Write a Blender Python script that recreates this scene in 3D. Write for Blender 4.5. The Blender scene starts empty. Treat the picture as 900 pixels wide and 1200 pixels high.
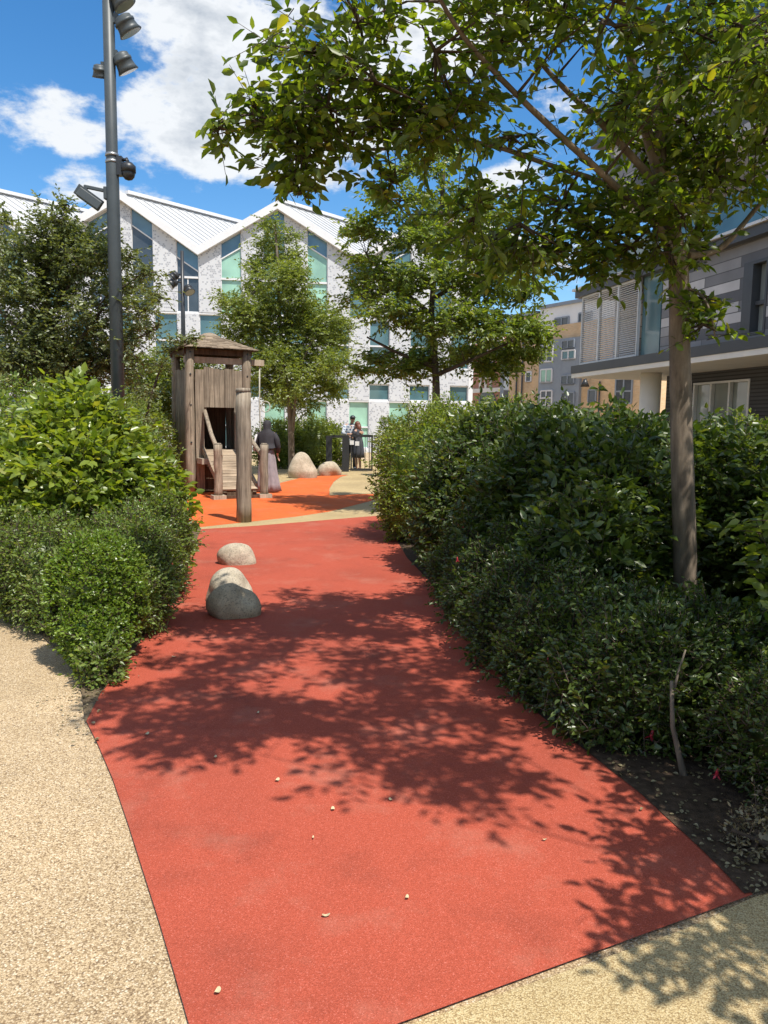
import bpy, bmesh, math, random
import numpy as np
from mathutils import Vector, Matrix
random.seed(7)
RNG = np.random.default_rng(11)
R = math.radians
scene = bpy.context.scene
COL = scene.collection

# ------------------------------------------------------------------ camera
F = 900.0; PITCH = math.atan(103/900.0); ROLL = R(0.8)
EYE = Vector((0, 0, 1.55))
FW = Vector((0, math.cos(PITCH), -math.sin(PITCH)))
UP = Vector((0, math.sin(PITCH), math.cos(PITCH)))
RT = Vector((1, 0, 0))
R2 = RT*math.cos(ROLL) + UP*math.sin(ROLL)
U2 = -RT*math.sin(ROLL) + UP*math.cos(ROLL)
cam_data = bpy.data.cameras.new('camera')
cam = bpy.data.objects.new('camera', cam_data); COL.objects.link(cam)
M = Matrix((R2, U2, -FW)).transposed().to_4x4(); M.translation = EYE
cam.matrix_world = M
cam_data.sensor_fit = 'VERTICAL'; cam_data.sensor_height = 36; cam_data.lens = 36*F/1200
cam_data.clip_start = 0.05; cam_data.clip_end = 3000
scene.camera = cam

# ------------------------------------------------------------------ light, sky, exposure
SUN_EL = R(62); SUN_AZ = R(143)          # azimuth clockwise from +Y
SUN_DIR = Vector((math.sin(SUN_AZ)*math.cos(SUN_EL), math.cos(SUN_AZ)*math.cos(SUN_EL), math.sin(SUN_EL)))
sd = bpy.data.lights.new('sun', 'SUN'); sun = bpy.data.objects.new('sun', sd); COL.objects.link(sun)
sd.energy = 4.6; sd.angle = R(0.53); sd.color = (1.0, 0.945, 0.86)
sun.rotation_euler = (-SUN_DIR).to_track_quat('-Z', 'Y').to_euler(); sun.location = (10, -10, 30)
scene.view_settings.view_transform = 'Standard'; scene.view_settings.look = 'None'
scene.view_settings.gamma = 1.0; scene.view_settings.exposure = 0.48
scene.view_settings.use_curve_mapping = False
SKY_STRENGTH = 0.15

def ray(px, py):
    dx = (px-450)/F; dy = (600-py)/F
    return FW + R2*dx + U2*dy
def at(px, py, Y):
    r = ray(px, py); return EYE + r*(Y/r.y)
def gnd(px, py, z=0.0):
    r = ray(px, py); return EYE + r*((z-EYE.z)/r.z)

world = bpy.data.worlds.new('World'); scene.world = world; world.use_nodes = True
def build_sky():
    nt = world.node_tree; N = nt.nodes; L = nt.links
    bg = N['Background']; bg.inputs['Strength'].default_value = SKY_STRENGTH
    sky = N.new('ShaderNodeTexSky'); sky.sky_type = 'NISHITA'; sky.sun_disc = False
    sky.sun_elevation = SUN_EL; sky.sun_rotation = SUN_AZ
    sky.air_density = 1.0; sky.dust_density = 0.4; sky.ozone_density = 2.2
    tc = N.new('ShaderNodeTexCoord')
    def math_(op, a, b=None, clamp=False):
        n = N.new('ShaderNodeMath'); n.operation = op; n.use_clamp = clamp
        for i, v in enumerate((a, b)):
            if v is None: continue
            if isinstance(v, (int, float)): n.inputs[i].default_value = v
            else: L.new(v, n.inputs[i])
        return n.outputs[0]
    def noise(scale, detail, rough, off=(0, 0, 0), stretch=(1, 1, 1.9)):
        mp = N.new('ShaderNodeMapping'); mp.inputs['Location'].default_value = off
        mp.inputs['Scale'].default_value = stretch
        L.new(tc.outputs['Generated'], mp.inputs['Vector'])
        n = N.new('ShaderNodeTexNoise'); n.inputs['Scale'].default_value = scale
        n.inputs['Detail'].default_value = detail; n.inputs['Roughness'].default_value = rough
        L.new(mp.outputs[0], n.inputs['Vector']); return n.outputs['Fac']
    # cloud banks: centre direction, angular half sizes (width, height), weight
    banks = [((258, 135), 0.125, 0.10, 1.0), ((330, 185), 0.17, 0.055, .8), ((255, 25), 0.13, 0.062, .95), ((105, 232), 0.11, 0.034, .8), ((68, 145), 0.05, 0.04, .10),
             ((420, 130), 0.15, 0.09, .6), ((590, 205), 0.08, 0.03, .7), ((520, 20), .2, .07, .5), ((820, 130), .2, .1, .5)]
    tot = None
    for (p, w, h, k) in banks:
        d = ray(*p).normalized()
        sx = N.new('ShaderNodeVectorMath'); sx.operation = 'SUBTRACT'
        L.new(tc.outputs['Generated'], sx.inputs[0]); sx.inputs[1].default_value = d
        sc = N.new('ShaderNodeVectorMath'); sc.operation = 'MULTIPLY'
        L.new(sx.outputs[0], sc.inputs[0]); sc.inputs[1].default_value = (1/w, 1/w, 1/h)
        ln = N.new('ShaderNodeVectorMath'); ln.operation = 'LENGTH'; L.new(sc.outputs[0], ln.inputs[0])
        v = math_('SUBTRACT', 1.0, ln.outputs['Value']); v = math_('MAXIMUM', v, -0.5); v = math_('MULTIPLY', v, k)
        v = math_('MAXIMUM', v, -0.4)
        tot = v if tot is None else math_('MAXIMUM', tot, v)
    n1 = noise(7.5, 9, .6)
    far = noise(2.4, 3, .5, (3.1, 1.7, .4))
    base = math_('MULTIPLY', math_('SUBTRACT', n1, .52), 3.6)
    # generic broken cloud in the rest of the sky, behind the viewer
    sepd = N.new('ShaderNodeSeparateXYZ'); L.new(tc.outputs['Generated'], sepd.inputs[0])
    behind = math_('LESS_THAN', sepd.outputs['Y'], 0.55)
    g = math_('MULTIPLY', math_('MULTIPLY', math_('SUBTRACT', far, .44), 4.0), behind)
    g = math_('ADD', g, math_('MULTIPLY', math_('SUBTRACT', 1.0, behind), -1.0))
    tot = math_('MAXIMUM', tot, g)
    den = math_('ADD', math_('MULTIPLY', tot, 1.25), base)
    mr = N.new('ShaderNodeMapRange'); mr.interpolation_type = 'SMOOTHSTEP'
    mr.inputs['From Min'].default_value = 0.05; mr.inputs['From Max'].default_value = 0.50
    L.new(den, mr.inputs['Value'])
    mask = math_('MULTIPLY', mr.outputs[0], 0.97)
    # thick middles go grey underneath, edges bright
    n2 = noise(7.0, 6, .55, (.9, .3, .55))
    thick = N.new('ShaderNodeMapRange'); thick.inputs['From Min'].default_value = 0.55; thick.inputs['From Max'].default_value = 1.3
    L.new(math_('ADD', den, math_('MULTIPLY', math_('SUBTRACT', n2, .5), 2.6)), thick.inputs['Value'])
    cc = N.new('ShaderNodeMix'); cc.data_type = 'RGBA'
    L.new(thick.outputs[0], cc.inputs['Factor'])
    cc.inputs['A'].default_value = (4.5, 4.65, 4.8, 1); cc.inputs['B'].default_value = (2.2, 2.5, 2.9, 1)
    # the Nishita blue, a touch more saturated as in the phone picture
    hs = N.new('ShaderNodeHueSaturation'); hs.inputs['Saturation'].default_value = 1.34; hs.inputs['Value'].default_value = 0.87
    L.new(sky.outputs[0], hs.inputs['Color'])
    mx = N.new('ShaderNodeMix'); mx.data_type = 'RGBA'
    L.new(mask, mx.inputs['Factor']); L.new(hs.outputs[0], mx.inputs['A']); L.new(cc.outputs['Result'], mx.inputs['B'])
    L.new(mx.outputs['Result'], bg.inputs['Color'])
build_sky()

# ------------------------------------------------------------------ object helpers
def tag(o, label=None, cat=None, group=None, kind=None):
    if label: o['label'] = label
    if cat: o['category'] = cat
    if group: o['group'] = group
    if kind: o['kind'] = kind
    return o
def thing(name, label, cat, loc=(0, 0, 0), rz=0.0, group=None):
    o = bpy.data.objects.new(name, None); COL.objects.link(o)
    o.location = loc; o.rotation_euler = (0, 0, rz); o.empty_display_size = .2
    return tag(o, label, cat, group)
def link(name, me, mats, parent=None):
    o = bpy.data.objects.new(name, me); COL.objects.link(o)
    for m in (mats if isinstance(mats, (list, tuple)) else [mats]): me.materials.append(m)
    if parent: o.parent = parent
    return o
class MB:
    def __init__(s): s.b = bmesh.new()
    def face(s, pts, mi=0):
        f = s.b.faces.new([s.b.verts.new(p) for p in pts]); f.material_index = mi; return f
    def box(s, x0, x1, y0, y1, z0, z1, mi=0, M=None):
        v = [Vector((x, y, z)) for z in (z0, z1) for y in (y0, y1) for x in (x0, x1)]
        if M is not None: v = [M @ p for p in v]
        vs = [s.b.verts.new(p) for p in v]
        for q in ((0, 2, 3, 1), (4, 5, 7, 6), (0, 1, 5, 4), (2, 6, 7, 3), (0, 4, 6, 2), (1, 3, 7, 5)):
            f = s.b.faces.new([vs[i] for i in q]); f.material_index = mi
        return s
    def bar(s, a, b, w, h=None, mi=0, up=Vector((0, 0, 1))):
        a = Vector(a); b = Vector(b); d = b-a; h = h or w
        z = d.normalized(); x = z.cross(up)
        if x.length < 1e-4: x = z.cross(Vector((1, 0, 0)))
        x.normalize(); y = z.cross(x)
        Mx = Matrix((x, y, z)).transposed().to_4x4(); Mx.translation = a
        return s.box(-w/2, w/2, -h/2, h/2, 0, d.length, mi, Mx)
    def prism(s, poly, d0, d1, fn, mi=0):
        """poly of (u,v); fn(u,v,d)->point"""
        A = [s.b.verts.new(fn(u, v, d0)) for u, v in poly]; B = [s.b.verts.new(fn(u, v, d1)) for u, v in poly]
        n = len(poly)
        for q in [A[::-1], B]:
            f = s.b.faces.new(q); f.material_index = mi
        for i in range(n):
            f = s.b.faces.new([A[i], A[(i+1) % n], B[(i+1) % n], B[i]]); f.material_index = mi
        return s
    def tube(s, pts, rad, seg=10, mi=0, wob=0.0, smooth=True, cap=True):
        pts = [Vector(p) for p in pts]; n = len(pts)
        if isinstance(rad, (int, float)): rad = [rad]*n
        prev = None; rings = []; ref = Vector((1, .13, .07))
        for i, p in enumerate(pts):
            t = (pts[min(i+1, n-1)]-pts[max(i-1, 0)]).normalized()
            x = ref - t*ref.dot(t)
            if x.length < .05: x = Vector((0, 1, 0)) - t*t.y
            x.normalize(); y = t.cross(x)
            ring = []
            for k in range(seg):
                a = 2*math.pi*k/seg; r = rad[i]*(1+wob*random.uniform(-1, 1))
                ring.append(s.b.verts.new(p + x*math.cos(a)*r + y*math.sin(a)*r))
            rings.append(ring)
        for i in range(n-1):
            for k in range(seg):
                f = s.b.faces.new([rings[i][k], rings[i][(k+1) % seg], rings[i+1][(k+1) % seg], rings[i+1][k]])
                f.material_index = mi; f.smooth = smooth
        if cap:
            f = s.b.faces.new(rings[0][::-1]); f.material_index = mi
            f = s.b.faces.new(rings[-1]); f.material_index = mi
        return s
    def ball(s, c, r, mi=0, sub=2, M=None):
        res = bmesh.ops.create_icosphere(s.b, subdivisions=sub, radius=1)
        if isinstance(r, (int, float)): r = (r, r, r)
        for v in res['verts']:
            q = Vector((v.co.x*r[0], v.co.y*r[1], v.co.z*r[2]))
            if M is not None: q = M @ q
            v.co = q + Vector(c)
            for f in v.link_faces: f.smooth = True; f.material_index = mi
        return s
    def build(s, name, mats, parent=None, bevel=0.0, loc=None):
        bmesh.ops.recalc_face_normals(s.b, faces=s.b.faces)
        me = bpy.data.meshes.new(name); s.b.to_mesh(me); s.b.free()
        o = link(name, me, mats, parent)
        if bevel:
            m = o.modifiers.new('bevel', 'BEVEL'); m.width = bevel; m.segments = 2; m.limit_method = 'ANGLE'; m.angle_limit = R(40)
        if loc is not None: o.location = loc
        return o

# ------------------------------------------------------------------ materials
def newmat(name):
    m = bpy.data.materials.new(name); m.use_nodes = True
    nt = m.node_tree; return m, nt, nt.nodes, nt.links, nt.nodes['Principled BSDF']
def ramp(N, L, fac, stops, interp='LINEAR'):
    r = N.new('ShaderNodeValToRGB'); r.color_ramp.interpolation = interp
    e = r.color_ramp.elements
    while len(e) < len(stops): e.new(0.5)
    for i, (p, c) in enumerate(stops): e[i].position = p; e[i].color = (*c, 1)
    L.new(fac, r.inputs[0]); return r.outputs[0]
def coords(N, L, scale=(1, 1, 1), rot=(0, 0, 0)):
    tc = N.new('ShaderNodeTexCoord'); mp = N.new('ShaderNodeMapping')
    mp.inputs['Scale'].default_value = scale; mp.inputs['Rotation'].default_value = rot
    L.new(tc.outputs['Object'], mp.inputs['Vector']); return mp.outputs[0]
def noise(N, L, vec, scale, detail=4, rough=.5):
    n = N.new('ShaderNodeTexNoise'); n.inputs['Scale'].default_value = scale
    n.inputs['Detail'].default_value = detail; n.inputs['Roughness'].default_value = rough
    L.new(vec, n.inputs['Vector']); return n.outputs['Fac']
def voro(N, L, vec, scale, out='Color', feature='F1'):
    n = N.new('ShaderNodeTexVoronoi'); n.feature = feature; n.inputs['Scale'].default_value = scale
    L.new(vec, n.inputs['Vector']); return n.outputs[out]
def mix(N, L, fac, a, b, mode='MIX'):
    m = N.new('ShaderNodeMix'); m.data_type = 'RGBA'; m.blend_type = mode
    for key, v in (('Factor', fac), ('A', a), ('B', b)):
        if hasattr(v, 'links') or hasattr(v, 'is_linked'): L.new(v, m.inputs[key])
        elif key == 'Factor': m.inputs[key].default_value = v
        else: m.inputs[key].default_value = (*v, 1)
    return m.outputs['Result']
def bump(N, L, B, h, strength, dist):
    b = N.new('ShaderNodeBump'); b.inputs['Strength'].default_value = strength; b.inputs['Distance'].default_value = dist
    L.new(h, b.inputs['Height']); L.new(b.outputs[0], B.inputs['Normal'])
def plain(name, c, rough=.6, metal=0.0, var=.15, scale=8, bs=0.0, spec=.5):
    m, nt, N, L, B = newmat(name)
    v = coords(N, L); f = noise(N, L, v, scale, 5, .6)
    L.new(ramp(N, L, f, [(.3, tuple(x*(1-var) for x in c)), (.7, tuple(min(1, x*(1+var)) for x in c))]), B.inputs['Base Color'])
    B.inputs['Roughness'].default_value = rough; B.inputs['Metallic'].default_value = metal
    B.inputs['Specular IOR Level'].default_value = spec
    if bs: bump(N, L, B, noise(N, L, v, scale*6, 4, .6), bs, .01)
    return m

def resin(name, cols, pebble, big=(.82, 1.12)):
    m, nt, N, L, B = newmat(name); v = coords(N, L)
    c = voro(N, L, v, pebble); sep = N.new('ShaderNodeSeparateColor'); L.new(c, sep.inputs[0])
    base = ramp(N, L, sep.outputs[0], cols)
    d = voro(N, L, v, pebble, 'Distance')
    gap = ramp(N, L, d, [(.42, (1, 1, 1)), (.78, (.55, .5, .45))])
    base = mix(N, L, 1.0, base, gap, 'MULTIPLY')
    f = noise(N, L, v, .9, 5, .6)
    base = mix(N, L, 1.0, base, ramp(N, L, f, [(.3, (big[0],)*3), (.7, (big[1],)*3)]), 'MULTIPLY')
    L.new(base, B.inputs['Base Color']); B.inputs['Roughness'].default_value = .8
    B.inputs['Specular IOR Level'].default_value = .3
    inv = N.new('ShaderNodeMath'); inv.operation = 'SUBTRACT'; inv.inputs[0].default_value = 1; L.new(d, inv.inputs[1])
    bump(N, L, B, inv.outputs[0], .42, .005)
    return m
def rubber(name, c):
    m, nt, N, L, B = newmat(name); v = coords(N, L)
    g = voro(N, L, v, 340); sep = N.new('ShaderNodeSeparateColor'); L.new(g, sep.inputs[0])
    lo = tuple(x*.78 for x in c); hi = tuple(min(1, x*1.15+.010) for x in c)
    base = ramp(N, L, sep.outputs[0], [(0, lo), (.5, c), (.93, hi), (1, tuple(min(1, x*1.25+.06) for x in c))])
    f = noise(N, L, v, .55, 6, .62)
    base = mix(N, L, 1.0, base, ramp(N, L, f, [(.28, (.74, .82, .86)), (.5, (.98, 1, 1)), (.75, (1.06, 1.08, 1.08))]), 'MULTIPLY')
    f3 = noise(N, L, v, 1.7, 7, .65)
    base = mix(N, L, 1.0, base, ramp(N, L, f3, [(.34, (.82, .86, .88)), (.46, (1, 1, 1))]), 'MULTIPLY')
    # dusty scuffs: the rubber worn paler in soft patches
    f2 = noise(N, L, v, 2.1, 8, .7)
    sc = ramp(N, L, f2, [(.52, (0, 0, 0)), (.72, (1, 1, 1))])
    sp = N.new('ShaderNodeSeparateColor'); L.new(sc, sp.inputs[0])
    mm = N.new('ShaderNodeMath'); mm.operation = 'MULTIPLY'; mm.inputs[1].default_value = .22; L.new(sp.outputs[0], mm.inputs[0])
    base = mix(N, L, mm.outputs[0], base, (.42, .27, .2))
    L.new(base, B.inputs['Base Color']); B.inputs['Roughness'].default_value = .85; B.inputs['Specular IOR Level'].default_value = .25
    bump(N, L, B, voro(N, L, v, 340, 'Distance'), .4, .003)
    return m
def foliage(name, lo, hi, trans=.35, yellow=None, rough=.38, spec=.65):
    """leaf colour varies leaf by leaf; light passes through the blade"""
    m, nt, N, L, B = newmat(name)
    g = N.new('ShaderNodeNewGeometry')
    stops = [(0, lo), (.75, hi)]
    if yellow: stops += [(.93, hi), (.97, yellow)]
    c = ramp(N, L, g.outputs['Random Per Island'], stops)
    L.new(c, B.inputs['Base Color']); B.inputs['Roughness'].default_value = rough
    B.inputs['Specular IOR Level'].default_value = spec
    t = N.new('ShaderNodeBsdfTranslucent')
    tc = mix(N, L, 1.0, c, (2.0, 1.85, .5), 'MULTIPLY'); L.new(tc, t.inputs['Color'])
    ms = N.new('ShaderNodeMixShader'); ms.inputs[0].default_value = trans
    L.new(B.outputs[0], ms.inputs[1]); L.new(t.outputs[0], ms.inputs[2])
    L.new(ms.outputs[0], N['Material Output'].inputs['Surface'])
    return m
def wood(name, a, b, c, axis='z', rough=.85):
    m, nt, N, L, B = newmat(name)
    sc = {'z': (30, 30, 1.6), 'x': (1.6, 30, 30), 'y': (30, 1.6, 30)}[axis]
    v = coords(N, L, sc); f = noise(N, L, v, 1.0, 7, .65)
    base = ramp(N, L, f, [(.28, a), (.5, b), (.72, c)])
    g = N.new('ShaderNodeNewGeometry')
    base = mix(N, L, 1.0, base, ramp(N, L, g.outputs['Random Per Island'], [(0, (.72, .7, .68)), (1, (1.15, 1.12, 1.08))]), 'MULTIPLY')
    v2 = coords(N, L, (1, 1, 1)); f2 = noise(N, L, v2, 3.0, 5, .6)
    base = mix(N, L, 1.0, base, ramp(N, L, f2, [(.35, (.8, .79, .78)), (.65, (1.08, 1.06, 1.03))]), 'MULTIPLY')
    L.new(base, B.inputs['Base Color']); B.inputs['Roughness'].default_value = rough; B.inputs['Specular IOR Level'].default_value = .2
    bump(N, L, B, f, .7, .006)
    return m
def bark(name, a, b, scale=18):
    m, nt, N, L, B = newmat(name)
    v = coords(N, L, (1, 1, .22)); f = noise(N, L, v, scale, 7, .65)
    base = ramp(N, L, f, [(.3, a), (.68, b)])
    v2 = coords(N, L); base = mix(N, L, 1.0, base, ramp(N, L, noise(N, L, v2, 4, 5, .6), [(.35, (.75, .77, .74)), (.65, (1.12, 1.1, 1.05))]), 'MULTIPLY')
    L.new(base, B.inputs['Base Color']); B.inputs['Roughness'].default_value = .8; B.inputs['Specular IOR Level'].default_value = .25
    bump(N, L, B, f, .6, .01)
    return m
def granite(name, a, b, dark):
    m, nt, N, L, B = newmat(name); v = coords(N, L)
    f = noise(N, L, v, 5, 8, .65); base = ramp(N, L, f, [(.32, a), (.68, b)])
    sp = voro(N, L, v, 120); s = N.new('ShaderNodeSeparateColor'); L.new(sp, s.inputs[0])
    base = mix(N, L, 1.0, base, ramp(N, L, s.outputs[0], [(0, (.55, .55, .55)), (.25, (.95, .95, .95)), (1, (1.12, 1.1, 1.06))]), 'MULTIPLY')
    f2 = noise(N, L, v, 14, 6, .7); k = ramp(N, L, f2, [(.58, (0, 0, 0)), (.72, (1, 1, 1))]); s2 = N.new('ShaderNodeSeparateColor'); L.new(k, s2.inputs[0])
    mm = N.new('ShaderNodeMath'); mm.operation = 'MULTIPLY'; mm.inputs[1].default_value = .55; L.new(s2.outputs[0], mm.inputs[0])
    base = mix(N, L, mm.outputs[0], base, dark)
    L.new(base, B.inputs['Base Color']); B.inputs['Roughness'].default_value = .8
    bump(N, L, B, noise(N, L, v, 40, 6, .7), .5, .01)
    return m
def bricks(name, c1, c2, mortar, w=.225, h=.075, msize=.012, bump_=.3, bias=0.0):
    m, nt, N, L, B = newmat(name)
    tc = N.new('ShaderNodeTexCoord'); sx = N.new('ShaderNodeSeparateXYZ'); L.new(tc.outputs['Object'], sx.inputs[0])
    ad = N.new('ShaderNodeMath'); ad.operation = 'ADD'; L.new(sx.outputs[0], ad.inputs[0]); L.new(sx.outputs[1], ad.inputs[1])
    cb = N.new('ShaderNodeCombineXYZ'); L.new(ad.outputs[0], cb.inputs[0]); L.new(sx.outputs[2], cb.inputs[1])
    bt = N.new('ShaderNodeTexBrick'); L.new(cb.outputs[0], bt.inputs['Vector'])
    bt.inputs['Scale'].default_value = 1; bt.inputs['Brick Width'].default_value = w; bt.inputs['Row Height'].default_value = h
    bt.inputs['Mortar Size'].default_value = msize; bt.inputs['Bias'].default_value = bias
    for k, c in (('Color1', c1), ('Color2', c2), ('Mortar', mortar)): bt.inputs[k].default_value = (*c, 1)
    f = noise(N, L, coords(N, L), 1.3, 5, .6)
    base = mix(N, L, 1.0, bt.outputs['Color'], ramp(N, L, f, [(.3, (.86, .86, .86)), (.7, (1.1, 1.1, 1.1))]), 'MULTIPLY')
    L.new(base, B.inputs['Base Color']); B.inputs['Roughness'].default_value = .75
    bump(N, L, B, bt.outputs['Fac'], -bump_, .01)
    return m
def perforated(name):
    """white rainscreen with a scatter of small cut-outs"""
    m, nt, N, L, B = newmat(name)
    tc = N.new('ShaderNodeTexCoord'); sx = N.new('ShaderNodeSeparateXYZ'); L.new(tc.outputs['Object'], sx.inputs[0])
    def M2(op, a, b):
        n = N.new('ShaderNodeMath'); n.operation = op
        for i, q in enumerate((a, b)):
            if q is None: continue
            if isinstance(q, (int, float)): n.inputs[i].default_value = q
            else: L.new(q, n.inputs[i])
        return n.outputs[0]
    row = M2('FLOOR', M2('DIVIDE', sx.outputs[2], .09), None)
    xs = M2('ADD', M2('DIVIDE', sx.outputs[0], .105), M2('MULTIPLY', row, .37))
    col = M2('FLOOR', xs, None)
    cb = N.new('ShaderNodeCombineXYZ'); L.new(col, cb.inputs[0]); L.new(row, cb.inputs[1])
    wn = N.new('ShaderNodeTexWhiteNoise'); wn.noise_dimensions = '2D'; L.new(cb.outputs[0], wn.inputs['Vector'])
    dens = noise(N, L, coords(N, L), .8, 3, .5)
    thr = M2('ADD', M2('MULTIPLY', M2('SUBTRACT', dens, .5), .9), .29)
    hole = M2('LESS_THAN', wn.outputs['Value'], thr)
    fx = M2('FRACT', xs, None); fz = M2('FRACT', M2('DIVIDE', sx.outputs[2], .09), None)
    ins = M2('MULTIPLY', M2('GREATER_THAN', fx, .22), M2('GREATER_THAN', fz, .25))
    tri = M2('LESS_THAN', M2('ADD', fx, M2('MULTIPLY', fz, wn.outputs['Value'])), 1.25)
    hole = M2('MULTIPLY', M2('MULTIPLY', hole, ins), tri)
    c = mix(N, L, hole, (.56, .57, .585), (.335, .345, .37))
    f = noise(N, L, coords(N, L), .6, 4, .5)
    c = mix(N, L, 1.0, c, ramp(N, L, f, [(.3, (.92, .92, .93)), (.7, (1.04, 1.04, 1.04))]), 'MULTIPLY')
    L.new(c, B.inputs['Base Color']); B.inputs['Roughness'].default_value = .45
    return m
def glass(name, c, rough=.06, spec=.8, blind=None):
    m, nt, N, L, B = newmat(name)
    v = coords(N, L, (1, 1, 1)); f = noise(N, L, v, .9, 2, .5)
    L.new(ramp(N, L, f, [(.35, tuple(x*.75 for x in c)), (.65, tuple(min(1, x*1.15) for x in c))]), B.inputs['Base Color'])
    B.inputs['Roughness'].default_value = rough; B.inputs['Specular IOR Level'].default_value = spec
    return m
MAT = {}
MAT['resin'] = resin('tan resin bound gravel', [(0, (.20, .135, .08)), (.15, (.36, .26, .15)), (.5, (.50, .375, .22)), (.85, (.58, .455, .29)), (1, (.68, .58, .43))], 185)
MAT['beige'] = resin('beige fine surfacing', [(0, (.34, .24, .115)), (.4, (.49, .375, .19)), (1, (.58, .47, .27))], 210)
MAT['red'] = rubber('red rubber surfacing', (.375, .069, .037))
MAT['orange'] = rubber('orange rubber surfacing', (.62, .118, .024))
MAT['soil'] = plain('dark bed soil', (.075, .052, .036), .95, var=.5, scale=30, bs=.8, spec=.1)
MAT['mulch'] = plain('dry leaf litter', (.16, .12, .075), .9, var=.6, scale=40, bs=.8, spec=.1)
MAT['leaf_near'] = foliage('broad tree leaf', (.060, .112, .016), (.155, .210, .032), .57, (.26, .26, .03))
MAT['leaf_mid'] = foliage('mid tree leaf', (.080, .135, .024), (.180, .240, .050), .50, (.18, .20, .05))
MAT['leaf_birch'] = foliage('light tree leaf', (.115, .168, .034), (.210, .260, .066), .45)
MAT['leaf_grey'] = foliage('grey green leaf', (.080, .112, .036), (.170, .205, .082), .34)
MAT['leaf_lime'] = foliage('bright shrub leaf', (.100, .165, .018), (.230, .290, .052), .43, (.28, .29, .06), .32)
MAT['leaf_hedge'] = foliage('hedge leaf', (.032, .064, .012), (.088, .130, .026), .33, (.13, .16, .04), .36)  # leaf colour lowered to carry part of the hedge's dense shade
MAT['leaf_box'] = foliage('small box leaf', (.085, .165, .018), (.195, .275, .042), .36, None, .32)
MAT['leaf_fuchsia'] = foliage('fuchsia leaf', (.085, .145, .026), (.190, .255, .060), .40, (.22, .22, .07), .34)
MAT['leaf_dry'] = foliage('dry pale leaf', (.12, .095, .05), (.28, .24, .14), .2)
MAT['twig'] = plain('twig bark', (.075, .055, .04), .85, var=.3, scale=20, spec=.2)
MAT['bark'] = bark('smooth brown bark', (.10, .076, .058), (.25, .20, .155))
MAT['bark_dark'] = bark('dark bark', (.05, .038, .028), (.12, .09, .065))
MAT['wood'] = wood('weathered timber', (.095, .08, .063), (.26, .222, .175), (.42, .37, .305))
MAT['wood_x'] = wood('weathered decking', (.16, .12, .085), (.34, .27, .20), (.50, .42, .33), 'x')
MAT['wood_roof'] = wood('weathered roof boards', (.15, .12, .09), (.30, .245, .185), (.43, .365, .285), 'x')
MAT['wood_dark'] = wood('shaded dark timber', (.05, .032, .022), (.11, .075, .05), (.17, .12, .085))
MAT['wood_pale'] = wood('sawn timber end', (.32, .27, .2), (.50, .43, .34), (.6, .54, .45))
MAT['shingle'] = bricks('timber shingle', (.26, .19, .135), (.40, .31, .23), (.12, .09, .07), .14, .09, .008, .6)
MAT['stone'] = granite('pale boulder', (.30, .255, .185), (.53, .465, .36), (.15, .13, .10))
MAT['stone_shaded'] = granite('mossy boulder', (.26, .215, .135), (.46, .385, .26), (.13, .12, .065))  # tree shade on the front boulder put into a slightly darker stone colour
MAT['post'] = plain('dark grey painted steel', (.060, .072, .078), .45, var=.12, scale=6, spec=.4)
MAT['black'] = plain('black painted steel', (.025, .027, .03), .4, var=.2, scale=10)
MAT['lens'] = glass('lamp glass', (.25, .27, .28), .1)
MAT['steel'] = plain('steel band', (.35, .36, .37), .35, .8, .1)
MAT['white'] = plain('white painted metal', (.68, .68, .69), .45, var=.04, scale=2)
MAT['perf'] = perforated('perforated white cladding')
MAT['roofmetal'] = plain('pale standing seam roof', (.48, .49, .50), .4, var=.06, scale=1.5)
MAT['g_green'] = glass('pale green glass', (.30, .52, .40), .12)
MAT['g_teal'] = glass('teal window glass', (.085, .17, .19), .05)
MAT['g_dark'] = glass('dark window glass', (.055, .065, .075), .05)
MAT['g_blue'] = glass('blue spandrel glass', (.10, .19, .26), .1)
MAT['g_pale'] = glass('pale painted reflection glass', (.30, .33, .31), .04, 1.0)  # pale tint stands in for reflected greenery, painted into the pane colour
MAT['clad'] = bricks('grey plank cladding', (.11, .115, .13), (.78, .76, .76), (.10, .10, .105), 2.7, .25, .012, .2, -.3)
MAT['clad_light'] = bricks('light grey plank cladding', (.36, .35, .355), (.62, .60, .60), (.09, .09, .095), 3.4, .36, .012, .2)
MAT['anthracite'] = plain('anthracite fascia', (.055, .06, .068), .5, var=.12, scale=2)
MAT['soffit'] = plain('cream soffit', (.74, .71, .65), .7, var=.06, scale=2)
MAT['ribwall'] = bricks('dark ribbed cladding', (.055, .055, .06), (.075, .075, .08), (.02, .02, .022), 40, .1, .018, .6)
MAT['louvre'] = plain('silver louvre', (.62, .62, .62), .4, .1, .06)
MAT['ybrick'] = bricks('yellow stock brick', (.66, .40, .19), (.74, .49, .26), (.56, .48, .36))
MAT['rbrick'] = bricks('red brick', (.42, .13, .07), (.50, .18, .10), (.35, .28, .22))
MAT['render'] = plain('white render', (.84, .84, .84), .8, var=.04, scale=1)
MAT['zinc'] = plain('blue grey cladding', (.25, .285, .335), .5, var=.1, scale=2)
MAT['skin'] = plain('skin', (.45, .27, .19), .5, var=.06)
MAT['flower'] = plain('red flower', (.32, .015, .03), .5, var=.3, scale=60)
MAT['petal'] = plain('pale fallen petal', (.50, .42, .25), .7, var=.25, scale=50)
MAT['blackcloth'] = plain('black cloth', (.028, .025, .03), .85, var=.2, scale=20)
MAT['rope'] = plain('pale rope', (.42, .40, .33), .9, var=.2, scale=60)

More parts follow.
